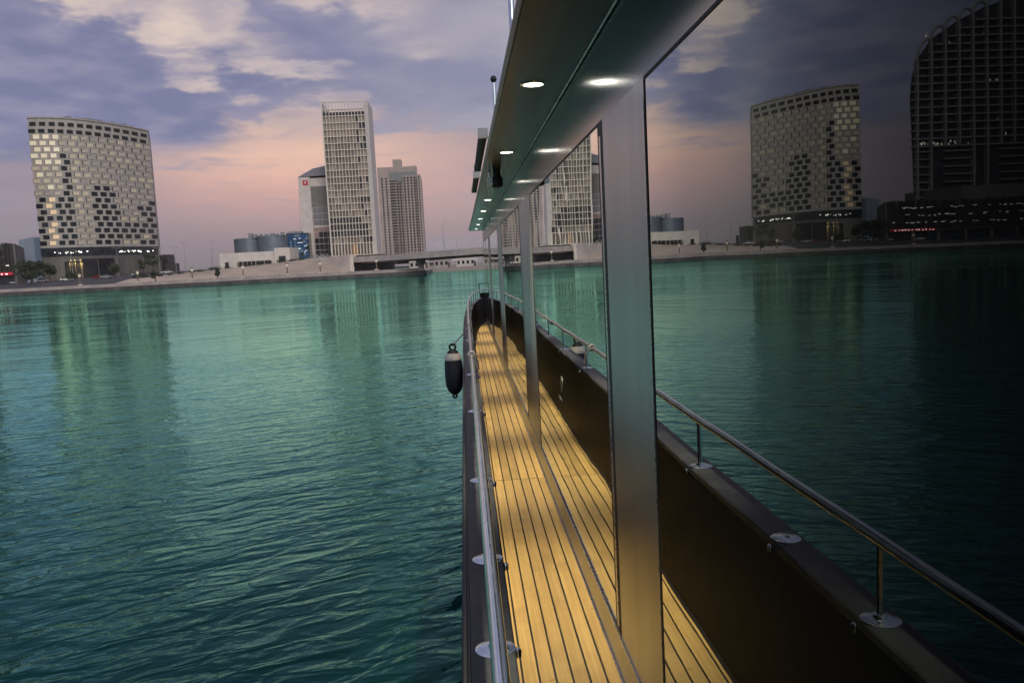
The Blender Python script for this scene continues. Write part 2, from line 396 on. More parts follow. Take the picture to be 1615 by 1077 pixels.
# ================================================================== BUILDINGS
M_HOTEL = mat('hotel_stone_panels', (0.45, 0.42, 0.38), 0.7, 0, 0.08, 0.5, 0.15, 2.0)
M_PODIUM = mat('podium_bronze_cladding', (0.165, 0.15, 0.135), 0.55, 0.2, 0.15, 0.8, stretch=(4, 4, .3))
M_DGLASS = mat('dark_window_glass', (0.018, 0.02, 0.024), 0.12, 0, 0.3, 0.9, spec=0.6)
M_OPEN = mat('dark_opening_and_recess_shade', (0.012, 0.012, 0.013), 0.8)
M_REFLG = mat('grey_sky_reflection', (0.58, 0.53, 0.42), 0.45, 0, 0.14, 1.5)  # grey sky reflection painted as a flat pane colour
M_REFLC = mat('cream_sunset_reflection', (0.80, 0.74, 0.56), 0.4, 0, 0.06, 1.5, emit=(1.0, 0.86, 0.55), est=0.22)  # sunset reflection painted into the pane, with a faint glow
M_REFLO = mat('amber_sunset_reflection', (0.80, 0.62, 0.40), 0.4, 0, 0.1, 1.5, emit=(1.0, 0.70, 0.38), est=0.28)  # warmer sunset reflection, also painted and faintly glowing
M_REFLL = mat('pale_sky_reflection', (0.74, 0.66, 0.48), 0.4, 0, 0.08, 1.5)  # paler sky reflection painted as pane colour
M_BAND = mat('band_glass', (0.03, 0.04, 0.045), 0.12, 0, 0.3, 0.5)
M_WARM = mat('warm_lamp_glow', (0.9, 0.7, 0.3), 0.5, emit=(1.0, 0.72, 0.25), est=.9)
M_WHITE = mat('white_lamp_glow', (1, 1, 1), 0.5, emit=(1.0, 0.93, 0.8), est=3.0)
M_METALG = mat('grey_metal', (0.30, 0.31, 0.32), 0.45, 0.5, 0.1, 1.0)

# ---------------- curved hotel with chequered windows
def bez(t):
    p0, p1, p2 = Vector((-196.0, 399.0)), Vector((-172.5, 398.0)), Vector((-159.3, 446.0))
    return p0 * (1 - t) ** 2 + p1 * 2 * t * (1 - t) + p2 * t * t
CT = [(math.atan2(bez(i / 400).x, bez(i / 400).y), i / 400) for i in range(401)]
def curve_at(f):
    a = CT[0][0] + (CT[-1][0] - CT[0][0]) * f
    t = interp(a, CT); p = bez(t); d = (bez(min(t + .002, 1)) - bez(max(t - .002, 0))).normalized()
    return p, d
hb = thing('curved_building', (-178, 420, 4), 'curved pale tower block with chequered square windows above a dark bronze base', 'building')
front = [curve_at(i / 40)[0] for i in range(41)]
def body(front, out, z0, z1, back=((-171, 482), (-200, 470), (-205, 424))):
    pl = []
    for i, p in enumerate(front):
        d = (front[min(i + 1, 40)] - front[max(i - 1, 0)]).normalized(); nrm = Vector((d.y, -d.x))
        pl.append((p.x + nrm.x * out, p.y + nrm.y * out))
    return MB().prism(pl + list(back), z0, z1)
body(front, 0.0, 19.6, 79.0).build('wall', M_HOTEL, hb)
body(front, 0.25, 15.4, 19.55, ((-170.8, 481.6), (-200, 469.6), (-204.8, 424))).build('glazed_band', M_BAND, hb)
body(front, 0.35, 3.0, 15.35, ((-170.9, 481.7), (-200, 469.7), (-204.9, 424))).build('podium', M_PODIUM, hb)
body(front, 0.5, 79.02, 79.6).build('roof_coping', M_HOTEL, hb)
# window meshes by look, 1 m wide, scaled to the column pitch
WM = {}
for k, mm in dict(dark=M_DGLASS, grey=M_REFLG, cream=M_REFLC, amber=M_REFLO, pale=M_REFLL, open=M_OPEN, wall=M_HOTEL).items():
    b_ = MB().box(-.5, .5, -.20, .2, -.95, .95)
    if k not in ('open', 'dark'): b_.box(-.575, .45, -.12, .2, -.85, 1.06)          # dark edge painted as recess shadow, left of and above the pane
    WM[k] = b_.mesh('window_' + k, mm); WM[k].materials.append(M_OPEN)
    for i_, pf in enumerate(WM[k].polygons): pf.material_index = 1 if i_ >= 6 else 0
def look(r, c):  # pane colours painted after reflections: sky, sunset, dark patch of other buildings
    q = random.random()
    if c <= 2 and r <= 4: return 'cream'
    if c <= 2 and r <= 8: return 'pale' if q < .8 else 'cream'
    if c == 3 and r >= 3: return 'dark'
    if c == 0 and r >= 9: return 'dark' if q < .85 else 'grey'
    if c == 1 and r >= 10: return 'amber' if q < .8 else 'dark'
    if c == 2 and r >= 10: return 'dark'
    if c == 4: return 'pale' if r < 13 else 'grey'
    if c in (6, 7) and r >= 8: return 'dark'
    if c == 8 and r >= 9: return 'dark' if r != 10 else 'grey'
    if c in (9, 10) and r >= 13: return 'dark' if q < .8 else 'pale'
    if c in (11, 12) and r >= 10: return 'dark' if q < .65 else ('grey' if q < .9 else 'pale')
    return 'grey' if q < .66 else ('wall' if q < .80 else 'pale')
NC = 13
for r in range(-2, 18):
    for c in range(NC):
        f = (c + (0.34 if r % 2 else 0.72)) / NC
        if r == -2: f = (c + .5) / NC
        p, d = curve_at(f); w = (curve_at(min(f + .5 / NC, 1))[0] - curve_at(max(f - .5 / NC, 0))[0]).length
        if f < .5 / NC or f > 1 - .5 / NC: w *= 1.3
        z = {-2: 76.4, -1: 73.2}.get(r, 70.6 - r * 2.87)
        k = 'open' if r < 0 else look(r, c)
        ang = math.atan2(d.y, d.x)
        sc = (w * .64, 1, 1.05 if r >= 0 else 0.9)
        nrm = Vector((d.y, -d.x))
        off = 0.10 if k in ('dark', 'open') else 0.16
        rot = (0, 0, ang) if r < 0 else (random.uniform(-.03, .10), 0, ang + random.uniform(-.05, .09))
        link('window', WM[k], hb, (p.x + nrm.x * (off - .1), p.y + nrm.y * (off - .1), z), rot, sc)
pm = MB().box(-.5, .5, -.12, .2, -.5, .5)
pd = pm.mesh('podium_bay_dark', M_DGLASS); pl_ = MB().box(-.5, .5, -.12, .2, -.5, .5).mesh('podium_bay_pale', M_PODIUM)
for f, w, z0, z1, mm in ((.20, 2.0, 3.5, 13, pd), (.245, 2.0, 3.5, 13, pd), (.29, 2.0, 3.5, 13, pd), (.39, 7, 4, 14, pd), (.53, 8, 4, 14, pd), (.70, 9, 6, 13.4, pl_), (.86, 10, 6, 13.4, pl_), (.86, 8.5, 4.4, 6.4, pd), (.70, 8, 4.4, 5.8, pd)):
    p, d = curve_at(f); nrm = Vector((d.y, -d.x)); link('podium_bay', mm, hb, (p.x + nrm.x * .42, p.y + nrm.y * .42, (z0 + z1) / 2), (0, 0, math.atan2(d.y, d.x)), (w, 1, z1 - z0))
lg = MB().box(-.5, .5, -.1, .1, -.5, .5).mesh('band_light', M_WHITE)
for i in range(46):
    f = random.choice((random.uniform(.1, .38), random.uniform(.64, .97), random.uniform(.64, .97)))
    p, d = curve_at(f); nrm = Vector((d.y, -d.x)); s_ = random.uniform(.25, .7)
    link('band_light', lg, hb, (p.x + nrm.x * .3, p.y + nrm.y * .3, random.uniform(16.8, 17.6)), (0, 0, math.atan2(d.y, d.x)), (s_, 1, s_ * .6))
for f in (.235, .265, .31):
    p, d = curve_at(f); nrm = Vector((d.y, -d.x))
    MB().box(p.x + nrm.x * .9 - .25, p.x + nrm.x * .9 + .25, p.y + nrm.y * .9 - .2, p.y + nrm.y * .9 + .2, 13.2, 13.7).build('wall_lamp', M_WARM, hb)
    l = bpy.data.lights.new('wall_lamp_light', 'SPOT'); l.energy = 2500; l.spot_size = R_(120); l.spot_blend = .8; l.color = (1, .72, .25); l.shadow_soft_size = .1
    lo = bpy.data.objects.new('wall_lamp_light', l); COL.objects.link(lo); lo.parent = hb; lo.location = Vector((p.x + nrm.x * 1.5, p.y + nrm.y * 1.5, 13.3)) - ORG[hb.name]
rm = MB().tube([(-172, 408, 79.5), (-172, 408, 82.2)], .12, 6); rm.build('roof_mast', M_METALG, hb)
for i in range(12):
    p, d = curve_at(.3 + .055 * i); nrm = Vector((d.y, -d.x)); q = p - nrm * 3.5
    MB().obox((q.x, q.y), (d.x, d.y), random.uniform(1.5, 3.2), 2.2, 79.55, 80.2 + random.uniform(0, .7)).build('rooftop_unit', M_METALG, hb)

# ---------------- white lattice tower
M_LAT = mat('white_lattice', (0.74, 0.69, 0.60), 0.6, 0, 0.05, 0.4)
M_BRONZE = mat('bronze_glass', (0.20, 0.165, 0.125), 0.22, 0, 0.15, 0.6)
M_BRONZD = mat('dark_bronze_glass', (0.045, 0.04, 0.036), 0.15, 0, 0.2, 0.6)
M_BRONZL = mat('pale_bronze_glass', (0.34, 0.29, 0.225), 0.3, 0, 0.12, 0.6)
lt = thing('lattice_tower', (-51, 408, 9), 'tall slim office tower wrapped in a white square lattice', 'building')
X0, X1 = -62.0, -42.6
MB().box(X0 + .1, X1 - .1, 401.2, 420, 9.0, 76.5).build('core', M_BRONZD, lt)
MB().box(X1 + .0, X1 + 1.9, 400.2, 421, 9.0, 81.0).build('side_wall', mat('side_fins', (0.56, 0.53, 0.49), .6, var=.05, vscale=.5), lt)
MB().box(X0 - .6, X0 + .0, 400.0, 421, 9.0, 81.0).build('side_wall', M_LAT, lt)
NCO, RW = 13, 3.137
cw = (X1 - X0) / NCO
fin = MB().box(-.13, .13, -.55, .35, 14.9, 81).mesh('fin', M_LAT)
for c in range(1, NCO): link('fin', fin, lt, (X0 + c * cw, 400.6, 0))
slab = MB().box(X0, X1, -.5, .3, -.16, .16).mesh('slab', M_LAT)
for r in range(21): link('slab', slab, lt, (0, 400.62, 14.95 + r * RW))
link('slab', slab, lt, (0, 400.62, 81.2), sc=(1, 1, 2)); link('slab', slab, lt, (0, 420.4, 81.2), sc=(1, 1, 2))
for c in range(0, NCO + 1): 
    MB().box(X0 + c * cw - .12, X0 + c * cw + .12, 420.1, 420.5, 76.5, 81).build('crown_fin', M_LAT, lt)
pn = {k: MB().box(-cw / 2 + .1, cw / 2 - .1, -.06, .06, -RW / 2 + .1, RW / 2 - .1).mesh('pane_' + k, mm) for k, mm in dict(b=M_BRONZE, d=M_BRONZD, l=M_BRONZL).items()}
sl = MB().box(-.07, .07, -.5, .2, -RW / 2 + .16, RW / 2 - .16).mesh('slanted_louver', M_LAT)
for r in range(19):
    for c in range(NCO):
        z = 14.95 + (r + .5) * RW
        k = 'd' if r in (1, 2, 3) and c < 10 else ('l' if (random.random() < .35 or r > 15) else 'b')
        if c >= 10: k = 'l' if random.random() < .6 else 'd'
        x = X0 + (c + .5) * cw
        link('pane', pn[k], lt, (x, 401.0, z), (random.uniform(-.03, .03), 0, random.uniform(-.08, .08)))
link('slab', slab, lt, (0, 400.62, 9.3))
for c in range(NCO + 1):
    x = X0 + c * cw; MB().prism([(x - .22, 399.8), (x + .22, 399.8), (x + .14, 400.9), (x - .14, 400.9)], 9.0, 14.85).build('colonnade_fin', M_LAT, lt)
MB().box(X0 + .4, X1 - .4, 401.05, 401.18, 9.2, 14.8).build('lobby_glass', M_BRONZE, lt)
MB().box(X0 + 9.6, X0 + 12.2, 400.92, 401.02, 9.2, 14.6).build('lobby_door', mat('amber_lobby', (.45, .25, .08), .4, emit=(1, .5, .15), est=.05), lt)

# ---------------- stone office block with red sign
M_STONE = mat('pale_stone', (0.66, 0.61, 0.55), 0.75, 0, 0.06, 0.3)
M_ROOFG = mat('grey_roof_metal', (0.22, 0.22, 0.23), 0.5, 0.2, 0.08, 0.6, stretch=(3, 3, 1))
sb = thing('stone_office_block', (-70, 415, 10), 'pale stone office block with red square sign and sloped grey roof', 'building')
MB().box(-77.0, -71.6, 408, 430, 8, 47.8).build('wall', M_STONE, sb)
MB().box(-71.58, -62.7, 409.2, 430, 8, 47.4).build('recessed_wall', M_STONE, sb)
m = MB(); m.v = [(-77.2, 407.8, 47.9), (-62.7, 407.8, 48.4), (-62.7, 430, 48.4), (-77.2, 430, 47.9), (-70.4, 412, 52.2), (-62.7, 412, 53.6), (-62.7, 426, 53.6), (-70.4, 426, 52.2)]
m.f = [(0, 1, 5, 4), (1, 2, 6, 5), (2, 3, 7, 6), (3, 0, 4, 7), (4, 5, 6, 7), (0, 3, 2, 1)]
m.build('roof', M_ROOFG, sb)
lv = MB().box(-4.2, 4.2, -.2, .1, -.16, .16).mesh('louver_blade', mat('louver', (.30, .29, .26), .6, var=.05))
MB().box(-71.4, -62.8, 409.0, 409.18, 33.6, 43.4).build('louver_panel', mat('louver_back', (.16, .155, .14), .7), sb)
for i in range(18): link('louver_blade', lv, sb, (-67.1, 408.9, 33.9 + i * .54))
pg = {k: MB().box(-1.0, 1.0, -.08, .08, -1.32, 1.32).mesh('office_pane_' + k, mm) for k, mm in dict(g=mat('grey_glass', (.22, .22, .23), .15), d=M_DGLASS, r=mat('rosy_glass', (.36, .25, .22), .25)).items()}
for r in range(8):
    for c in range(4):
        k = 'g' if r < 3 else ('r' if r == 3 or (r == 4 and c == 0) else 'd')
        link('pane', pg[k], sb, (-70.3 + c * 2.14, 409.1, 31.9 - r * 2.95), (random.uniform(-.02, .02), 0, random.uniform(-.05, .05)))
MB().box(-71.5, -62.8, 408.85, 409.15, 23.6, 24.3).build('ledge', M_STONE, sb)
sg = MB().box(-74.9, -72.5, 407.75, 407.98, 44.0, 46.3).build('sign', mat('red_sign', (.55, .03, .03), .4, var=.05), sb)
sgm = MB().box(-74.0, -73.7, 407.68, 407.74, 44.5, 45.9).box(-73.7, -73.2, 407.68, 407.74, 45.5, 45.85).box(-73.7, -73.3, 407.68, 407.74, 44.95, 45.2)
sgm.build('emblem', mat('sign_white', (.85, .85, .85), .4), sg)
MB().tube([(-77.0, 409, 47), (-77.9, 409, 30), (-77.6, 409, 12)], .06, 5).build('cable', M_METALG, sb)
for i in range(6):
    MB().box(-76 + i * 2.6, -74.4 + i * 2.6, 403.2, 404.5, 8.4, 10.2 + random.uniform(0, .8)).build('service_unit', M_METALG, sb)

# ---------------- residential tower far behind
M_RES = mat('pinkish_render', (0.40, 0.34, 0.295), 0.8, 0, 0.07, 0.1)
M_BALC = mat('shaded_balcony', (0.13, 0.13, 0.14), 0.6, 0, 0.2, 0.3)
rt = thing('residential_tower', (-64, 910, 10), 'beige apartment tower with stacked balconies and stepped crown behind the lattice tower', 'building')
MB().box(-85.5, -41.5, 906, 935, 5, 100).build('wall', M_RES, rt)
MB().box(-86.5, -74, 903, 934, 5, 108.5).build('wing', M_RES, rt)
MB().box(-60, -46, 903.5, 934, 5, 99).build('wing', M_RES, rt)
MB().box(-44.5, -40.5, 902, 930, 5, 96).build('wing', M_RES, rt)
MB().box(-83, -50, 908, 930, 100, 109).build('crown', M_RES, rt)
MB().box(-70, -61, 909, 925, 109, 117).build('crown', M_RES, rt)
MB().box(-52, -45, 909, 925, 100, 109.5).build('crown', M_RES, rt)
MB().box(-73, -46, 905.2, 905.9, 93, 103).build('roof_glazing', mat('grey_green_glass', (.22, .25, .25), .25), rt)
wn, bl, sh = MB(), MB(), MB()
for f in range(29):
    z = 12 + f * 2.98
    for x in (-82, -77.5): wn.box(x - .8, x + .8, 902.7, 903.05, z, z + 1.9)
    for x in (-58, -54.4, -50.8, -47.4): wn.box(x - .95, x + .95, 903.2, 903.55, z, z + 1.9)
    for x in (-66, -63): wn.box(x - .8, x + .8, 905.7, 906.05, z, z + 1.7)
    wn.box(-43.2, -42.0, 901.7, 902.05, z, z + 1.7)
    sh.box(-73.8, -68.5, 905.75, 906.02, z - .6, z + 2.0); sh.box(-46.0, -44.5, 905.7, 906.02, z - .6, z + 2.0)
    bl.box(-74, -68, 902.6, 905.7, z - .9, z - .1); bl.box(-46.2, -44.4, 902.6, 905.7, z - .9, z - .1); bl.box(-67.5, -61.5, 904.3, 905.7, z - .9, z - .35)
w = wn.build('windows', M_DGLASS, rt); w['kind'] = 'stuff'
w = sh.build('balcony_openings', M_BALC, rt); w['kind'] = 'stuff'
w = bl.build('balconies', M_RES, rt); w['kind'] = 'stuff'

# ---------------- low hall with two ribbed drums
M_DRUM = mat('blue_grey_drum', (0.20, 0.24, 0.28), 0.45, 0.3, 0.08, 0.5)
lh = thing('drum_hall', (-94, 385, 6), 'low white hall carrying two blue grey ribbed drums', 'building')
MB().box(-109.2, -79.2, 380, 402, 4, 12.6).build('podium', M_STONE, lh)
MB().box(-84.5, -77.6, 378.5, 400, 5, 13.9).build('entrance_block', M_STONE, lh)
for cx, cy, r, z1 in ((-98.6, 391, 6.6, 19.0), (-87.6, 390, 7.0, 19.7)):
    prof = []
    n = 10
    for i in range(n):
        za = 12.65 + (z1 - 12.65) * i / n; zb = 12.65 + (z1 - 12.65) * (i + 1) / n
        prof += [(r, za), (r, za + (zb - za) * .55), (r - .22, za + (zb - za) * .62), (r - .22, zb - .03)]
    prof += [(r, z1), (r - .4, z1 + .15)]
    MB().lathe((cx, cy, 0), prof, 40).build('drum', M_DRUM, lh)
MB().box(-101.5, -86.5, 379.85, 380.1, 6.4, 8.6).build('ribbon_window', M_OPEN, lh)
for i in range(8): MB().box(-101 + i * 1.9, -100.82 + i * 1.9, 379.7, 379.84, 6.4, 8.6).build('mullion', M_STONE, lh)
MB().box(-107, -105.4, 379.85, 380.1, 5.6, 8.6).build('door', M_OPEN, lh)
MB().box(-82.6, -79.6, 378.3, 378.6, 5.9, 10.2).build('gate', M_BAND, lh)
for i in range(7):
    x = -97 + i * 2.4; MB().box(x, x + random.uniform(1, 2), 385, 387, 19.7 if i > 3 else 19.1, 20.4 + random.uniform(0, .9)).build('rooftop_unit', M_METALG, lh)

# ---------------- blue glass block
M_BLUE = mat('blue_glass', (0.035, 0.10, 0.22), 0.12, 0, 0.35, 0.5)
M_BLUEL = mat('pale_blue_glass', (0.16, 0.24, 0.32), 0.15, 0, 0.3, 0.7)
bb = thing('blue_glass_block', (-78, 399, 7), 'small blue glass office block beside the drums', 'building')
MB().box(-82.9, -72.8, 399, 407.6, 5, 20.9).build('body', M_BAND, bb)
MB().box(-84.1, -82.92, 398.5, 407.6, 5, 21.4).build('end_wall', M_STONE, bb)
bpn = [MB().box(-.6, .6, -.06, .06, -.68, .68).mesh('blue_pane', q) for q in (M_BLUE, M_BLUEL, M_DGLASS)]
for r in range(10):
    for c in range(8):
        link('pane', bpn[0 if random.random() < .72 else random.choice((1, 1, 2))], bb, (-82.2 + c * 1.25, 398.9, 6.7 + r * 1.47), (random.uniform(-.06, .06), 0, random.uniform(-.05, .05)))
lt2 = MB().box(-.5, .5, -.05, .05, -.1, .1).mesh('lit_strip', mat('cool_strip_glow', (.9, .95, 1), .5, emit=(.8, .9, 1), est=.9))
for i in range(11): link('lit_strip', lt2, bb, (random.uniform(-81.5, -73.8), 398.78, random.uniform(7, 18.5)), sc=(random.uniform(.5, 1.6), 1, 1))
MB().box(-82, -76, 400, 406, 20.95, 21.9).build('roof_plant', M_METALG, bb)

# ---------------- finned car park and the big vaulted tower over it (both reach beyond the left of the frame; the cabin windows mirror them)
M_FIN = mat('dark_fin', (0.085, 0.08, 0.075), 0.6, 0.2, 0.12, 0.6)
M_PARK = mat('car_park_side', (0.17, 0.16, 0.15), 0.75, 0, 0.15, 0.4)
cp = thing('finned_car_park', (-200, 335, 3), 'dark finned car park block with bright strip lamps and red shop sign', 'building')
MB().prism([(-262, 331.2), (-172.4, 331.2), (-191.4, 375), (-262, 375)], 2, 19.2).build('body', M_PARK, cp)
MB().box(-258, -205, 331.8, 375, 19.25, 24.8).build('upper_storey', M_PARK, cp)
fm = MB().prism([(-.09, -.55), (.09, -.55), (.06, .5), (-.06, .5)], 8.0, 19.4).mesh('fin', M_FIN)
x = -260.6
while x < -172.6:
    link('fin', fm, cp, (x, 330.6 + random.uniform(-.12, .12), random.uniform(-.3, .3)), (0, random.uniform(-.015, .015), random.uniform(-.4, .4))); x += .62
for z in (10.2, 13.2, 16.2): MB().box(-261.8, -174.2, 331.0, 331.18, z - 1.3, z + .6).build('slot', M_OPEN, cp)
ls = MB().box(-.5, .5, -.05, .05, -.08, .08).mesh('strip_lamp', mat('strip_glow', (1, .95, .85), .5, emit=(1, .9, .75), est=1.3))
for i in range(110):
    link('strip_lamp', ls, cp, (random.uniform(-255, -174.8), 330.0, random.choice((10.6, 13.6, 16.6)) + random.uniform(-.3, .3)), (0, 0, random.uniform(-.2, .2)), (random.uniform(.4, 1.9), 1, random.uniform(.8, 1.5)))
MB().box(-261.5, -172, 329.6, 331.15, 7.3, 7.95).build('canopy', M_FIN, cp)
for i in range(9): MB().box(-261 + i * 11, -260 + i * 11, 330.0, 331.0, 2, 7.28).build('column', M_PARK, cp)
MB().box(-261, -173, 331.0, 331.17, 2.4, 7.2).build('shopfront', M_BAND, cp)
MB().box(-193, -173.4, 329.45, 329.58, 7.2, 8.3).build('shop_sign', mat('red_sign_glow', (.6, .02, .04), .5, emit=(1, .05, .1), est=.12), cp)
for i in range(12):
    x = -192 + i * 1.45 + random.uniform(-.2, .2)
    MB().box(x, x + random.uniform(.3, .9), 329.3, 329.43, 7.5, 7.75 + random.uniform(0, .3)).build('sign_letter', M_WHITE, cp)

vt = thing('vaulted_tower', (-240, 365, 20), 'huge dark tower with grid of ribs ending in rows of round arches on top', 'building')
M_VT = mat('vault_ribs', (0.30, 0.31, 0.295), 0.55, 0.1, 0.1, 0.3)
M_VTD = mat('vault_recess', (0.035, 0.036, 0.038), 0.5, 0, 0.3, 0.3)
OUT = [(-200.9, 22), (-199.9, 53), (-199.3, 66), (-200.2, 75), (-202.5, 82.5), (-208.8, 90.9), (-220, 98), (-232, 103.6), (-250, 109), (-275, 113), (-300, 112), (-325, 104), (-338, 90), (-342, 70), (-341, 22)]
m = MB(); n = len(OUT)
m.v = [(x + .8 if x < -270 else x - .8, 361.0, z - .6 if z > 23 else z) for x, z in OUT] + [(x - 16 if x > -270 else x, 388, z) for x, z in OUT]
m.f = [tuple(range(n)), tuple(range(2 * n - 1, n - 1, -1))] + [(i, i + n, (i + 1) % n + n, (i + 1) % n) for i in range(n)]
m.build('body', M_VTD, vt)
def top_at(x): return interp(-x, sorted([(-a, b) for a, b in OUT if b >= 66]))
ribx = [-202.5 - i * 6.15 for i in range(17)]
for i, x in enumerate(ribx):
    zt = top_at(x) - 1.5
    MB().box(x - .42, x + .42, 358.6, 361.2, 44 if (i % 4 in (2, 3) and i > 1) else 21, zt).build('rib', M_VT, vt)
    if i < len(ribx) - 1:
        x2 = ribx[i + 1]; z2 = top_at(x2) - 1.5; cx = (x + x2) / 2; pts = []
        for k in range(13):
            a = math.pi * k / 12; pts.append((cx + math.cos(a) * abs(x - x2) / 2, 359.6, (zt + (z2 - zt) * k / 12) + math.sin(a) * 3.9))
        MB().tube(pts, .62, 6).build('arch', M_VT, vt, True)
for f in range(20):
    z = 44 + f * 3.35
    xr = max([-199.5] ) if z < 72 else None
    x_hi = -200.2
    while top_at(x_hi) - 4 < z and x_hi > -260: x_hi -= .5
    x_lo = -300
    if z < 100: MB().box(x_lo, x_hi, 358.9, 361.15, z - .28, z + .28).build('floor_slab', M_VT, vt)
for f in range(7):
    z = 22 + f * 3.3
    for a, b in ((-208.6, -201.0), (-227.5, -214.6), (-252, -239), (-277, -264)):
        MB().box(a, b, 359.2, 361.1, z - .25, z + .25).build('floor_slab', M_VT, vt)
vl = MB().box(-.5, .5, -.06, .06, -.5, .5).mesh('lit_window', mat('room_glow', (1, .95, .85), .5, emit=(1, .9, .75), est=.9))
for i in range(38):
    z = 44 + random.choice([0, 0, 0, 1, 3, 5, 8, 9, 11, 13, 14]) * 3.35 + random.uniform(.7, 2.2); x = random.uniform(-290, -203) if i > 14 else random.uniform(-222, -203)
    link('lit_window', vl, vt, (x, 360.9, z if i > 14 else 44.8 + random.uniform(0, 1.4)), sc=(random.uniform(.25, .9), 1, random.uniform(.3, 1.3)))

# ---------------- far pale glass tower and distant low rises
M_PALE = mat('hazy_blue_glass', (0.24, 0.30, 0.36), 0.3, 0, 0.1, 0.05)
fg = thing('hazy_glass_tower', (-456, 910, 4), 'distant pale blue glass tower between the car park and the curved block', 'building')
MB().prism([(-464, 900), (-449, 900), (-446, 925), (-463, 925)], 4, [50, 52.5, 53, 51]).build('glass_body', M_PALE, fg)
MB().prism([(-448.9, 899.9), (-447.6, 900.5), (-445.6, 925), (-446.0, 925)], 4, [52, 51.6, 52.4, 52.8]).build('edge_fin', M_BLUEL, fg)
dw = thing('dark_annex', (-168, 470, 5), 'small dark block at the far corner of the curved tower', 'building')
MB().box(-168.5, -165, 475, 486, 4, 16).build('wall', M_FIN, dw); MB().box(-166.4, -162, 474, 484, 4, 11).build('wall', M_FIN, dw)
for i in range(3): MB().box(-168 + i, -167.5 + i, 474.8, 474.98, 7, 14).build('window', M_OPEN, dw)
M_VILLA = [mat('villa_a', (.52, .47, .42), .8), mat('villa_b', (.40, .36, .34), .8), mat('villa_c', (.62, .58, .54), .8)]
VL = [(-22, 8, 4.2, 'flat grey shed'), (-12, 7, 3.4, 'pale site cabin'), (-3, 9, 4.0, 'long white shed'), (8, 7, 5.0, 'two storey beige house'), (18, 10, 4.2, 'wide cream house'), (31, 9, 5.2, 'tall pale house'), (44, 11, 4.0, 'brown roofed shed'), (58, 10, 5.0, 'cream row house'), (73, 12, 4.4, 'long low store')]
for i, (x, w_, h_, kind) in enumerate(VL):
    y = 334 + (i % 3) * 9 + random.uniform(0, 6)
    v = thing('low_building', (x, y, 1.5), kind + ' on the far bank seen beneath the road bridge', 'building', 'low buildings on the far bank')
    MB().box(x, x + w_, y, y + 8, 1.5, 1.5 + h_).build('wall', M_VILLA[i % 3], v)
    MB().box(x - .3, x + w_ + .3, y - .3, y + 8.3, 1.5 + h_ + .005, 1.85 + h_).build('roof', M_VILLA[(i + 1) % 3], v)
    k = int(w_ / 2)
    for j in range(k): MB().box(x + .5 + j * 2, x + 1.5 + j * 2, y - .06, y + .1, 2.6, 4.0).build('window', M_DGLASS, v)
    MB().box(x + w_ - 1.4, x + w_ - .5, y - .08, y + .1, 1.5, 3.6).build('door', M_FIN, v)
for i in range(16):
    x = -330 + i * 62 + random.uniform(-20, 20); h_ = random.uniform(10, 26); w_ = random.uniform(14, 34); y = random.uniform(1250, 1480)
    if -190 < x < -10: h_ *= .45
    v = thing('skyline_block', (x, y, 1.5), 'hazy low block on the distant skyline', 'building', 'blocks on the distant skyline')
    MB().box(x, x + w_, y, y + 20, 1.3, h_).build('wall', M_VILLA[i % 3], v); MB().box(x + w_ * .3, x + w_ * .6, y + 2, y + 12, h_ + .01, h_ + 3).build('roof_plant', M_METALG, v)
    st = MB()
    for a in range(int(h_ / 3.2) - 1): st.box(x + 1, x + w_ - 1, y - .1, y + .05, 3.5 + a * 3.2, 4.9 + a * 3.2)
    st.build('window_band', M_DGLASS, v)

# ================================================================== BANK FURNITURE
M_POST = mat('lamp_post_brown', (0.22, 0.16, 0.12), 0.6, 0.2, 0.1, 3)
def px_x(az, y): return y * math.tan(R_(az))
names = 'beside the finned car park|in front of the bronze podium|by the parked white cars|near the lone promenade tree|below the sandy slope|facing the drum hall|under the stone block|beside the wing wall'.split('|')
lx = [-150, -121.5, -103.5, -86.5, -70.5, -56.5, -46, -28]
base = thing('promenade_lamp', (lx[0], 269.6, 1.3), 'brown promenade lamp with white lantern ' + names[0], 'street lamp', 'promenade lamps along the quay')
MB().box(lx[0] - .55, lx[0] + .55, 269.1, 270.1, 1.3, 2.5).build('plinth', M_CONC, base)
MB().tube([(lx[0], 269.6, 2.5), (lx[0], 269.6, 4.6)], [.24, .17], 8).build('post', M_POST, base)
MB().lathe((lx[0], 269.6, 4.6), [(.15, 0), (.42, .25), (.46, .8), (.2, 1.05)], 10).build('lantern', mat('lantern_glass', (.8, .74, .62), .4, emit=(1, .85, .6), est=.15), base)
MB().lathe((lx[0], 269.6, 5.66), [(.6, 0), (.5, .12), (.08, .4)], 10).build('cap', M_POST, base)
for i in range(1, len(lx)): copy_thing(base, (lx[i], 269.6, 1.3), random.uniform(-.3, .3), 'brown promenade lamp with white lantern ' + names[i])
# bollards
bp = tag(MB().lathe((0, 0, 0), [(.16, 0), (.14, .7), (.2, .85), (.05, 1.0)], 8).build('bollard', M_POST, None, True), 'short brown bollard on the promenade edge', 'bollard', 'bollards along the promenade')
bp.location = (-140, 268.6, 1.3)
for i in range(1, 34):
    o = bp.copy(); COL.objects.link(o); o.location = (-140 + i * 3.7 + random.uniform(-.3, .3), 268.6, 1.3)
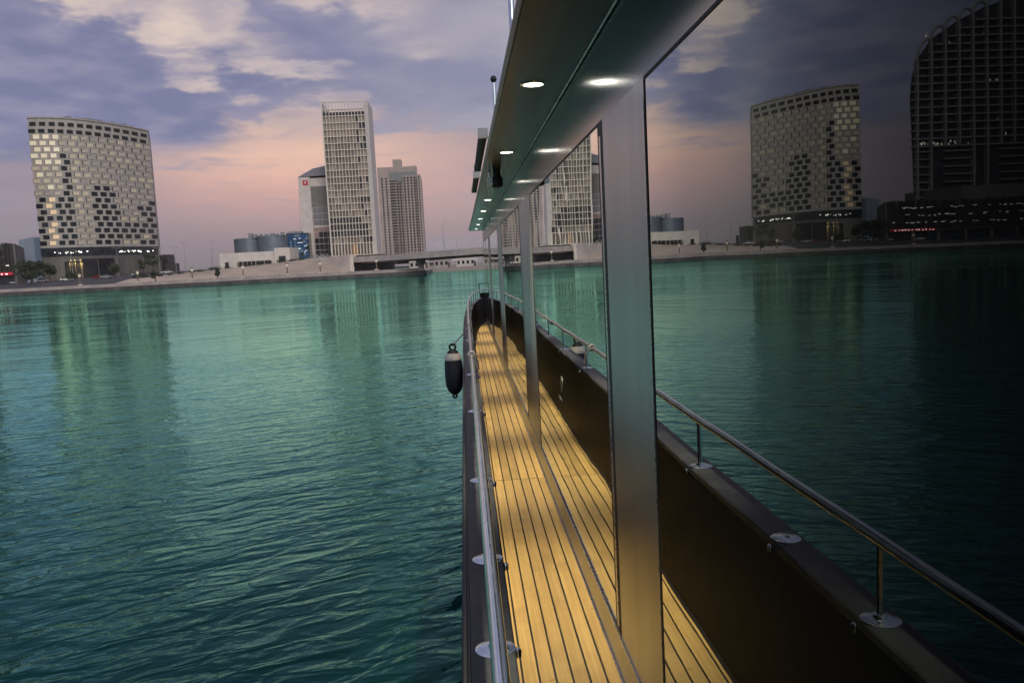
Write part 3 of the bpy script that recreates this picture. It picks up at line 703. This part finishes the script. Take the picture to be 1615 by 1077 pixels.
# tall street lights
M_POLE = mat('galvanised_pole', (.36, .35, .35), .5, .4)
SLN = 'by the dark trees at the car park|before the warm lit podium|at the glazed lobby|on the ramp crest|beside the white drum hall|behind the drum hall podium|next to the dark annex|on the sandy slope|behind the bridge deck|over the bridge parapet|far along the bridge approach|at the end of the bridge approach'.split('|')
SLP = [(-178, 352, 12.5), (-163, 356, 12), (-146, 360, 12), (-118, 330, 10.5), (-113, 345, 12.5), (-104, 352, 12), (-126, 372, 11), (-98, 330, 8), (-34, 420, 13), (-22, 430, 13), (-9, 440, 13), (-3, 455, 14)]
for i, (x, y, h_) in enumerate(SLP):
    g = ground_z(x, y)
    o = thing('street_light', (x, y, g), 'tall thin double armed street light ' + SLN[i], 'street light', 'street lights behind the quay')
    MB().tube([(x, y, g), (x, y, g + h_)], [.13, .06], 6).build('pole', M_POLE, o)
    MB().tube([(x - 1.2, y, g + h_ + .15), (x, y, g + h_), (x + 1.2, y, g + h_ + .15)], .05, 5).build('arm', M_POLE, o)
    for s in (-1, 1): MB().box(x + s * 1.5 - .35, x + s * 1.5 + .35, y - .14, y + .14, g + h_ + .1, g + h_ + .24).build('lamp_head', M_POLE, o)
# parked cars
def car(x, y, rz, paint, label):
    g = ground_z(x, y); o = thing('parked_car', (x, y, g), label, 'car', 'cars parked before the curved block')
    o.rotation_euler = (0, 0, rz); ORG[o.name] = Vector((0, 0, 0))
    def side(pts, wy, name, mm):
        n = len(pts); b = MB(); b.v = [(a, -wy, c) for a, c in pts] + [(a, wy, c) for a, c in pts]
        b.f = [tuple(range(n)), tuple(reversed(range(n, 2 * n)))] + [(i, (i + 1) % n, (i + 1) % n + n, i + n) for i in range(n)]
        b.build(name, mm, o)
    side([(-2.25, .35), (2.2, .35), (2.28, .7), (1.2, .92), (-2.0, .98), (-2.28, .8)], .88, 'body', paint)
    side([(-1.75, .985), (1.15, .93), (.35, 1.42), (-1.25, 1.46)], .74, 'cabin', M_DGLASS)
    side([(-1.2, 1.465), (.3, 1.425), (.2, 1.5), (-1.1, 1.52)], .72, 'car_roof', paint)
    for sx in (-1.4, 1.4):
        for sy in (-.82, .82): MB().tube([(sx, sy - .1, .33), (sx, sy + .1, .33)], .33, 12).build('wheel', M_RUB, o)
PT = [('white', (.75, .75, .74)), ('silver', (.5, .5, .5)), ('black', (.03, .03, .03)), ('red', (.35, .03, .03)), ('pale gold', (.5, .44, .34))]
where = 'by the dark trees|under the warm podium lamps|at the podium entrance|beside the tall street light|outside the glazed lobby|at the row end near the annex|on the ramp edge|near the sandy slope|behind the parapet|next to the palm|in the second row|beside the hedge'.split('|')
for i in range(12):
    nm, cc = PT[(0, 0, 1, 2, 0, 4, 0, 3, 1, 0, 2, 0)[i]]
    x = -186 + i * 5.4 + random.uniform(-1, 1); y = 330 + (i % 2) * 12 + random.uniform(0, 3) + max(0, i - 6) * 4
    car(x, y, random.uniform(-.35, .35), mat('paint_' + nm, cc, .3, .2, .04), nm + ' parked car ' + where[i])
# trees
M_LEAF = [mat('dark_foliage', (.045, .06, .03), .7, 0, .3, .8), mat('mid_foliage', (.075, .09, .04), .7, 0, .3, .8)]
M_BARK = mat('bark', (.10, .075, .05), .9)
def tree(x, y, h_, r, label, nleaf=700, k=0, name='broadleaf_tree'):
    g = ground_z(x, y) if y > 279 else 1.3
    o = thing(name, (x, y, g), label, 'tree', 'trees on the bank')
    MB().tube([(x, y, g), (x + .1, y, g + h_ * .35), (x - .1, y + .1, g + h_ * .6)], [.05 * h_, .035 * h_, .015 * h_], 7).build('trunk', M_BARK, o)
    b = MB(); cl = [(random.gauss(0, r * .45), random.gauss(0, r * .45), random.uniform(.5, .95) * h_, random.uniform(.25, .5) * r) for _ in range(11)]
    for _ in range(nleaf):
        c = random.choice(cl); d = Vector((random.gauss(0, 1), random.gauss(0, 1), random.gauss(0, .8))).normalized() * c[3] * random.uniform(.5, 1.1)
        p = Vector((x + c[0], y + c[1], g + c[2])) + d; s = random.uniform(.10, .24) * (r ** .5) * 1.2
        u = Vector((random.gauss(0, 1), random.gauss(0, 1), random.gauss(0, 1))).normalized(); w_ = u.orthogonal().normalized()
        i0 = len(b.v); b.v += [tuple(p + u * s), tuple(p + w_ * s * .6), tuple(p - u * s), tuple(p - w_ * s * .6)]; b.f.append((i0, i0 + 1, i0 + 2, i0 + 3))
    b.build('crown', M_LEAF[k], o)
tree(-164, 325, 8.0, 4.6, 'broad dark tree standing between car park and curved block', 1500)
tree(-159, 328, 6.5, 4.0, 'lower dark tree leaning over the parked cars', 1200)
tree(-152, 300, 4.5, 3.0, 'dark round bush by the promenade lamp at the car park', 900)
tree(-146, 318, 3.0, 2.4, 'dark clipped shrub in front of the bronze podium', 700)
tree(-138, 336, 5.5, 2.6, 'yellowish lit tree at the podium entrance', 800, 1)
tree(-130, 345, 6.5, 2.0, 'slim tree before the glazed lobby', 700, 1)
tree(-98.5, 270.6, 4.2, 1.3, 'small round tree on the promenade below the parked cars', 500)
tree(-79, 270.6, 3.8, 1.2, 'lone small tree on the promenade under the sandy slope', 500)
tree(-136, 372, 9, 2.8, 'tall bush beside the dark annex', 800)
tree(-63.5, 396, 3.5, 1.6, 'shrub at the foot of the lattice tower', 400)

random.seed(21)
shr = None
for i in range(17):
    x = -116 + i * 3.6 + random.uniform(-1, 1); y = 301 + random.uniform(0, 2); h_ = random.uniform(.7, 1.3); g = ground_z(x, y)
    if shr is None:
        shr = thing('low_shrub', (x, y, g), 'low dark shrub on the crest of the sandy slope', 'shrub', 'shrubs along the slope crest')
        b = MB()
        for _ in range(260):
            p = Vector((random.gauss(0, .9), random.gauss(0, .5), abs(random.gauss(.35, .3)))); u = Vector((random.gauss(0, 1), random.gauss(0, 1), random.gauss(0, 1))).normalized() * .16; w_ = u.orthogonal().normalized() * .1
            i0 = len(b.v); p = p + Vector((x, y, g)); b.v += [tuple(p + u), tuple(p + w_), tuple(p - u), tuple(p - w_)]; b.f.append((i0, i0 + 1, i0 + 2, i0 + 3))
        b.build('foliage', M_LEAF[0], shr)
        MB().tube([(x, y, g - .05), (x + .05, y, g + .4)], .05, 5).build('stem', M_BARK, shr)
    else:
        c = copy_thing(shr, (x, y, g), random.uniform(0, 3)); c.scale = (random.uniform(.7, 1.5), random.uniform(.7, 1.2), h_)

# ================================================================== BOAT (z measured from the camera height)
Z = lambda z: CAMH + z
WX = 0.53; CX = 2.6                       # cabin wall plane, boat centreline
boat = thing('tour_boat', (CX, 8, 0), 'dark passenger boat with mirrored cabin windows and teak side deck', 'boat')
EDGE = [(.118, -9), (.118, -4), (.118, 0), (.118, 4), (.118, 8), (.12, 12), (.135, 15), (.165, 17), (.225, 19), (.31, 20.5), (.42, 21.7), (.56, 22.7), (.85, 23.7), (1.45, 24.8), (2.6, 25.7)]
def catmull(P, n=6):
    out = []
    for i in range(len(P) - 1):
        p0, p1, p2, p3 = (Vector(P[max(0, min(len(P) - 1, i + k))]) for k in (-1, 0, 1, 2))
        for k in range(n):
            t = k / n; out.append(.5 * ((2 * p1) + (p2 - p0) * t + (2 * p0 - 5 * p1 + 4 * p2 - p3) * t * t + (3 * p1 - p0 - 3 * p2 + p3) * t ** 3))
    out.append(Vector(P[-1])); return out
EP = catmull(EDGE)
def edge_frames():
    fr = []
    for i, p in enumerate(EP):
        d = (EP[min(i + 1, len(EP) - 1)] - EP[max(i - 1, 0)]).normalized(); fr.append((p, Vector((-d.y, d.x)), d))
    fr[-1] = (EP[-1], Vector((0, 1)), Vector((1, 0))); return fr
FR = edge_frames()
def xe(y): return interp(y, [(p.y, p.x) for p in EP])
def sweep(prof, name, mm, parent, smooth=False, close=True, mirror=True, i0=0):
    """prof: (outward offset, z) pairs swept along the deck edge"""
    for sgn in ((1, -1) if mirror else (1,)):
        rows = []
        for p, nrm, d in FR[i0:]:
            r = []
            for u, z in (prof + [prof[0]] if close else prof):
                q = p + nrm * u; x = min(q.x, CX) if close else min(q.x, CX)
                r.append(((x if sgn > 0 else 2 * CX - x), q.y, Z(z)))
            rows.append(r)
        MB().strip(rows).build(name, mm, parent, smooth)
DK = -1.65
sweep([(.0, DK - .03), (.0, DK), (.045, -1.02), (.045, -1.0), (.165, -1.0), (.172, -1.25), (.13, -2.2), (.02, -3.3), (-.1, -3.6), (-.1, DK - .03)], 'hull', M_DARK, boat)
sweep([(.040, -1.012), (.040, -.990), (.045, -.985), (.150, -.985), (.154, -.990), (.154, -1.02)], 'cap_rail', M_CAP, boat)
sweep([(.154, -1.075), (.174, -1.06), (.180, -1.03), (.174, -1.005), (.156, -.998), (.150, -1.03)], 'rubbing_strake', M_RUB, boat, True)
# hull bottom / stern closing
MB().box(.2, 2 * CX - .2, -9.2, -9.0, Z(-3.4), Z(-1.0)).build('transom', M_DARK, boat)
MB().box(.25, 2 * CX - .25, -9, 20, Z(-3.5), Z(-1.72)).build('hull_core', M_DARK, boat)

# ---- deck: black caulked bed and teak planks
deck = MB().strip([[(xe(y) - .02 if s == 0 else 2 * CX - xe(y) + .02, y, Z(DK - .008)) for s in (0, 1)] for y in [-9 + .5 * k for k in range(69)] + [25.3]]).build('deck', M_CAULK, boat)
seams = [.118, .144, .2095, .275, .3405, .406, .4715, .527]
cuts = [-9.0, -5.6, -1.7, 2.2, 6.1, 10.0, 13.9, 17.8, 24.6]
G = .0044
for j in range(len(cuts) - 1):
    for i in range(len(seams) - 1):
        a, b = seams[i] + G, seams[i + 1] - (G if i < 6 else 0)
        y0, y1 = cuts[j] + .004, cuts[j + 1] - .004
        if y0 < 12 and y1 <= 14: rows_y = [y0, y1]
        else: rows_y = [y0 + (y1 - y0) * k / 30 for k in range(31)]
        rows = []
        for y in rows_y:
            l = max(a, xe(y) + .004) if y > 12 else a
            if l < b - .004: rows.append((l, b, y))
        if len(rows) < 2: continue
        m = MB(); st = []
        for l, r, y in rows: st.append([(l, y, Z(DK)), (r, y, Z(DK)), (r, y, Z(DK - .007)), (l, y, Z(DK - .007)), (l, y, Z(DK))])
        m.strip(st)
        n = len(st) * 5
        m.f += [(0, 1, 2, 3), (n - 5, n - 4, n - 3, n - 2)]
        m.build('plank', M_TEAK, deck)
# fore deck planks past the cabin front
for k in range(24):
    x0 = .53 + k * .0665 + .0; rows = [(y) for y in [21.5 + .08 * q for q in range(55)] if xe(y) < x0]
    if len(rows) > 1: MB().box(x0 + .003, x0 + .0635, 21.45, rows[-1], Z(DK - .007), Z(DK)).build('plank', M_TEAK, deck)
MB().box(.5215, .5285, -9, 21.4, Z(DK), Z(DK + .010)).build('cove_strip', M_TRIM, boat)
sweep([(.0, DK - .004), (-.010, DK + .001), (-.010, DK + .005), (.0, DK + .018)], 'waterway_trim', M_RUB, boat, mirror=False)

# ---- handrail, stanchions, flanges
RZ, RU = -.77, .091
idx = [i for i, f in enumerate(FR) if f[0].y > -6]
pts = [(FR[i][0] + FR[i][1] * RU).to_3d() + Vector((0, 0, Z(RZ))) for i in idx]
rail = MB().tube(pts, .0172, 12).build('handrail', M_CHROME, boat, True)
MB().tube([(2 * CX - p.x, p.y, p.z) for p in pts], .0172, 8).build('handrail', M_CHROME, boat, True)
def rail_pt(y):
    for k in range(len(pts) - 1):
        if pts[k].y <= y <= pts[k + 1].y: return pts[k].lerp(pts[k + 1], (y - pts[k].y) / (pts[k + 1].y - pts[k].y))
    return pts[-1]
sm = MB().tube([(0, 0, -.985 + .77), (0, 0, -.004)], .0105, 8).mesh('stanchion', M_CHROME, True)
flm = MB().lathe((0, 0, 0), [(.052, 0), (.052, .003), (.046, .0065), (.02, .008), (.018, .016), (.0125, .018)], 24).mesh('flange', M_CHROME, True)
plm = MB().lathe((0, 0, 0), [(.052, 0), (.052, .003), (.046, .0065), (.015, .0075), (.012, .003)], 24).mesh('filler_plate', M_CHROME, True)
blm = MB().lathe((0, 0, 0), [(.010, -.012), (.011, .004), (.008, .010), (.003, .012)], 10).mesh('bolt', M_CHROME, True)
SY = [-4.2, -2.6, -1.1, .5, 2.02, 3.66, 5.4, 7.2, 8.8, 10.4, 12.2, 14.0, 15.8, 17.5, 19.0, 20.1, 21.0, 21.7, 22.3, 22.9, 23.5]
for y in SY:
    p = rail_pt(y)
    link('stanchion', sm, rail, p); link('flange', flm, rail, (p.x, p.y, Z(-.985)))
    if y < 15: link('bolt', blm, boat, (xe(y) - .034 + .0, y + .03, Z(-1.012)))
p = rail_pt(2.66); link('filler_plate', plm, boat, (p.x, p.y, Z(-.985))); link('bolt', blm, boat, (xe(2.6) - .034, 2.66, Z(-1.012)))
# rail coupling sleeves
for y in (4.2, 8.0, 13.1): 
    a = rail_pt(y - .03); b = rail_pt(y + .03); MB().tube([a, b], .0195, 12).build('coupling', M_CHROME, rail, True)
# fairlead in the bulwark: flat dark disc standing in for its shaded recess, chrome horn
fxx = xe(8.6) - .026
MB().tube([(fxx - .01, 8.6, Z(-1.33)), (fxx + .0035, 8.6, Z(-1.33))], .075, 18).build('fairlead_shade_disc', M_CAULK, boat, True)
MB().tube([(fxx + .004 + .0 * k, 8.6 + .078 * math.cos(k), Z(-1.33) + .078 * math.sin(k)) for k in [2 * math.pi * j / 20 for j in range(21)]], .007, 6).build('fairlead_rim', M_METALG, boat, True)
MB().tube([(fxx + .012, 8.50, Z(-1.50)), (fxx + .03, 8.53, Z(-1.46)), (fxx + .03, 8.67, Z(-1.46)), (fxx + .012, 8.70, Z(-1.50))], .010, 8).build('cleat', M_CHROME, boat, True)
# bow light box
bx_ = rail_pt(22.75)
MB().box(bx_.x - .09, bx_.x + .12, bx_.y - .05, bx_.y + .05, Z(-1.0), Z(-.86)).build('bow_fitting', M_RUB, boat)
MB().tube([(bx_.x - .08, bx_.y, Z(-.87)), (bx_.x - .08, bx_.y, Z(-.60)), (bx_.x + .11, bx_.y, Z(-.60)), (bx_.x + .11, bx_.y, Z(-.87))], .016, 6).build('bow_frame', M_DARK, boat)

# ---- cabin side: steel posts, kick panel, header, mirrored windows
ZB, ZT, SOF = -1.47, .488, .80
core = MB().box(WX + .05, 2 * CX - WX - .05, -7, 21.2, Z(DK - .05), Z(SOF)).build('cabin_core', M_CAULK, boat)
WINS = [(-3.4, -1.0), (-.92, 2.34), (3.03, 6.35), (7.55, 11.2), (12.4, 16.0), (16.9, 18.9), (18.96, 21.15)]
MB().box(WX, WX + .04, -7, 21.2, Z(DK + .0), Z(ZB - .004)).build('kick_panel', M_STEEL, boat)
MB().box(WX - .006, WX - .001, -7, 21.2, Z(ZB - .012), Z(ZB - .004)).build('kick_trim', M_TRIM, boat)
MB().box(WX + .002, WX + .04, -7, 21.2, Z(ZT + .004), Z(SOF - .012)).build('header_panel', M_HEAD, boat)
MB().tube([(WX - .006, -7, Z(SOF - .010)), (WX - .006, 21.2, Z(SOF - .010))], .0045, 6).build('header_trim', M_TRIM, boat)
ed = [-7] + [q for w_ in WINS for q in w_] + [21.2]
for a, b in zip(ed[0::2], ed[1::2]):
    if b - a > .03: MB().box(WX + .0005, WX + .04, a + .003, b - .003, Z(ZB - .002), Z(ZT + .002)).build('wall_post', M_STEEL, boat)
for a, b in WINS:
    g = .006; a2 = a + (.11 if a > 3 and a < 18 else g)
    w_ = MB().box(WX + .003, WX + .03, a2, b - g, Z(ZB + g), Z(ZT - g)).build('window_pane', M_GLASS, boat)
    f = MB()
    for (y0, y1, z0, z1) in ((a + .001, b - .001, ZT - g + .0005, ZT + .001), (a + .001, b - .001, ZB - .001, ZB + g - .0005), (a + .001, a2 - .0005, ZB + g, ZT - g), (b - g + .0005, b - .001, ZB + g, ZT - g)):
        f.box(WX + .0004, WX + .02, y0, y1, Z(z0), Z(z1))
    f.build('gasket', M_RUB, w_)
    if a2 - a > .1: MB().box(WX - .0015, WX + .0003, a + .045, a + .075, Z(ZB + .02), Z(ZT - .05)).build('edge_trim', M_TRIM, w_)
    MB().box(WX - .0012, WX - .0001, b + .0035, b + .012, Z(ZB + .02), Z(ZT - .06)).build('edge_trim', M_TRIM, w_)
# starboard side and front: same glass, plainer
for a, b in WINS: MB().box(2 * CX - WX - .03, 2 * CX - WX - .007, a, b, Z(ZB), Z(ZT)).build('window_pane', M_GLASS, boat)
for i in range(4): MB().box(WX + .05 + i * 1.0, WX + 1.02 + i * 1.0, 21.21, 21.24, Z(ZB), Z(ZT)).build('front_pane', M_GLASS, boat)

# ---- roof with soffit panels and downlights
RO = .228
RP = [(RO, -7.6), (RO, 0), (RO, 9), (RO - .01, 15), (RO - .03, 20.5), (RO - .03, 21.6)]
roofo = MB()
ry = [-7.6, 0, 9, 15, 20.5, 21.6]; prof = []
rows = []
for y in ry:
    e = interp(y, [(b, a) for a, b in RP])
    rows.append([(e, y, Z(SOF + .004)), (e - .012, y, Z(SOF + .02)), (e - .006, y, Z(SOF + .05)), (e + .25, y, Z(SOF + .10)), (CX, y, Z(SOF + .19)), (2 * CX - e - .25, y, Z(SOF + .10)), (2 * CX - e + .006, y, Z(SOF + .05)), (2 * CX - e, y, Z(SOF + .004)), (e, y, Z(SOF + .004))])
roofo.strip(rows); n = 9; k = len(roofo.v)
roofo.f += [tuple(range(8)), tuple(range(k - 9, k - 1))]
roof = roofo.build('roof', M_SOFF, boat)
pc = [-7.6, -3.4, .9, 5.2, 9.5, 13.8, 18.0, 21.58]
for a, b in zip(pc, pc[1:]):
    e0, e1 = (interp(y, [(q, p_) for p_, q in RP]) + .006 for y in (a, b))
    MB().prism([(e0, a + .0025), (WX + .03, a + .0025), (WX + .03, b - .0025), (e1, b - .0025)], Z(SOF - .004), Z(SOF + .002)).build('soffit_panel', M_SOFF, roof)
for y in (-5.5, -3.15, -.8, 1.52, 3.86, 6.2, 8.53, 10.87, 13.2, 15.55, 17.9, 20.2):
    x = .365
    MB().lathe((x, y, Z(SOF - .004)), [(.062, -.0005), (.060, -.004), (.048, -.006), (.046, -.001)], 24).build('downlight', M_CHROME, roof, True)
    MB().lathe((x, y, Z(SOF - .004)), [(.044, -.002), (.044, -.0045), (.02, -.0055)], 24).build('lamp_lens', M_LENS, roof)
    l = bpy.data.lights.new('deck_light', 'SPOT'); l.energy = 290 * random.uniform(.85, 1.12); l.spot_size = R_(65); l.spot_blend = 1.0; l.color = (1.0, .85, .60); l.shadow_soft_size = .04
    lo = bpy.data.objects.new('deck_light', l); COL.objects.link(lo); lo.parent = roof; lo.location = Vector((x, y, Z(SOF - .02))) - ORG[boat.name]
# loudspeaker and flood lamp under the soffit
MB().tube([(.345, 7.5, Z(SOF - .005)), (.345, 7.5, Z(SOF - .05))], .035, 12).build('speaker_bracket', M_RUB, boat)
MB().lathe((.345, 7.5, Z(SOF - .15)), [(.03, 0), (.05, .012), (.052, .085), (.04, .1)], 16).build('loudspeaker', M_RUB, boat, True)
MB().box(.255, .30, 7.46, 7.56, Z(SOF - .13), Z(SOF - .055)).build('camera_housing', M_TRIM, boat)
MB().tube([(.278, 7.5, Z(SOF - .056)), (.278, 7.5, Z(SOF - .004))], .012, 8).build('camera_bracket', M_TRIM, boat)
# rolled awning boxes along the roof edge
for a, b in ((5.7, 7.75), (8.35, 10.1)):
    MB().tube([(RO - .045, a, Z(SOF + .06)), (RO - .045, b, Z(SOF + .06))], .032, 10).build('awning_roll', M_RUB, boat, True)
    for y in (a, b): MB().box(RO - .08, RO - .013, y - .02, y + .02, Z(SOF + .028), Z(SOF + .095)).build('awning_bracket', M_METALG, boat)
# roof poles
MB().tube([(.66, 9, Z(SOF + .1)), (.655, 9, Z(3.6))], .033, 10).build('mast', M_CHROME, boat, True)
MB().tube([(.70, 9, Z(2.74)), (.80, 9, Z(2.78))], .012, 6).build('mast_arm', M_CHROME, boat); MB().tube([(.72, 9, Z(SOF + .12)), (.72, 9, Z(2.76))], .01, 6).build('mast_cable', M_RUB, boat)
MB().tube([(.665, 14, Z(SOF + .1)), (.67, 14, Z(2.93))], .024, 10).build('light_pole', M_CHROME, boat, True)
MB().lathe((.67, 14, Z(2.93)), [(.012, 0), (.04, .02), (.055, .055), (.04, .1), (.012, .115)], 14).build('pole_lamp', M_RUB, boat, True)
MB().tube([(.71, 14, Z(SOF + .1)), (.71, 14, Z(2.80))], .012, 6).build('aerial', M_CHROME, boat)

# ---- fender hanging outside the rail
M_NAVY = mat('navy_fender', (0.012, 0.014, 0.028), 0.6, 0, 0.2, 9.0, 0.15, 90); M_COLLAR = mat('white_fender_collar', (0.62, 0.60, 0.57), 0.7, 0, 0.1, 20, .1, 90)
fx, fy = -.175, 9.3
fen = thing('boat_fender', (fx, fy, Z(-1.55)), 'navy cylindrical boat fender with white collar hanging over the rail', 'fender')
def fz(k): return Z(-1.53) + k
MB().lathe((fx, fy, fz(0)), [(.022, .05), (.045, .055), (.075, .09), (.098, .15), (.104, .28), (.100, .40), (.094, .44)], 20).build('body', M_NAVY, fen, True)
MB().lathe((fx, fy, fz(0)), [(.094, .438), (.096, .445), (.090, .485), (.072, .515), (.06, .518)], 20).build('collar', M_COLLAR, fen, True)
MB().lathe((fx, fy, fz(0)), [(.066, .515), (.06, .535), (.036, .552), (.032, .56)], 16).build('neck', M_RUB, fen, True)
ring = [(fx + .034 * math.cos(a), fy, fz(.585) + .034 * math.sin(a)) for a in [2 * math.pi * k / 16 for k in range(17)]]
MB().tube(ring, .012, 8).build('top_eye', M_RUB, fen, True)
ring = [(fx + .020 * math.cos(a), fy, fz(.028) + .020 * math.sin(a)) for a in [2 * math.pi * k / 12 for k in range(13)]]
MB().tube(ring, .012, 8).build('bottom_eye', M_RUB, fen, True)
p = rail_pt(9.9); q = rail_pt(9.3)
MB().tube([(fx, fy, fz(.60)), (fx + .05, fy + .25, Z(-.90)), (p.x - .02, p.y, Z(RZ - .03)), (p.x, p.y + .01, Z(RZ + .024)), (p.x + .024, p.y, Z(RZ - .01)), (p.x, p.y - .02, Z(RZ - .026))], .007, 6).build('rope', M_COLLAR, fen, True)
pr = rail_pt(6.9)
kn = MB()
for k in range(3):
    yy = 6.86 + .022 * k; c = rail_pt(yy); kn.tube([(c.x + .024 * math.cos(a), yy, c.z + .024 * math.sin(a)) for a in [2 * math.pi * j / 12 for j in range(13)]], .008, 6)
kn.tube([(pr.x + .02, 6.9, pr.z - .02), (pr.x + .05, 6.93, pr.z - .06), (pr.x + .055, 6.97, pr.z - .14)], .008, 6)
tag(kn.build('rope_lashing', M_COLLAR, None, True), 'white rope lashing wound around the steel handrail', 'rope')

# ================================================================== evening haze over the canal
hz = MB().box(-2600, 2600, -700, 3000, -6, 126).build('haze', None); hz['kind'] = 'stuff'; hz['label'] = 'thin mauve evening haze over the canal'
hm = bpy.data.materials.new('haze_air'); hm.use_nodes = True; ht = hm.node_tree; ht.nodes.clear()
vo = ht.nodes.new('ShaderNodeVolumePrincipled'); vo.inputs['Color'].default_value = (.88, .85, .90, 1); vo.inputs['Density'].default_value = .00010
oo = ht.nodes.new('ShaderNodeOutputMaterial'); ht.links.new(vo.outputs[0], oo.inputs['Volume']); hz.data.materials.append(hm)
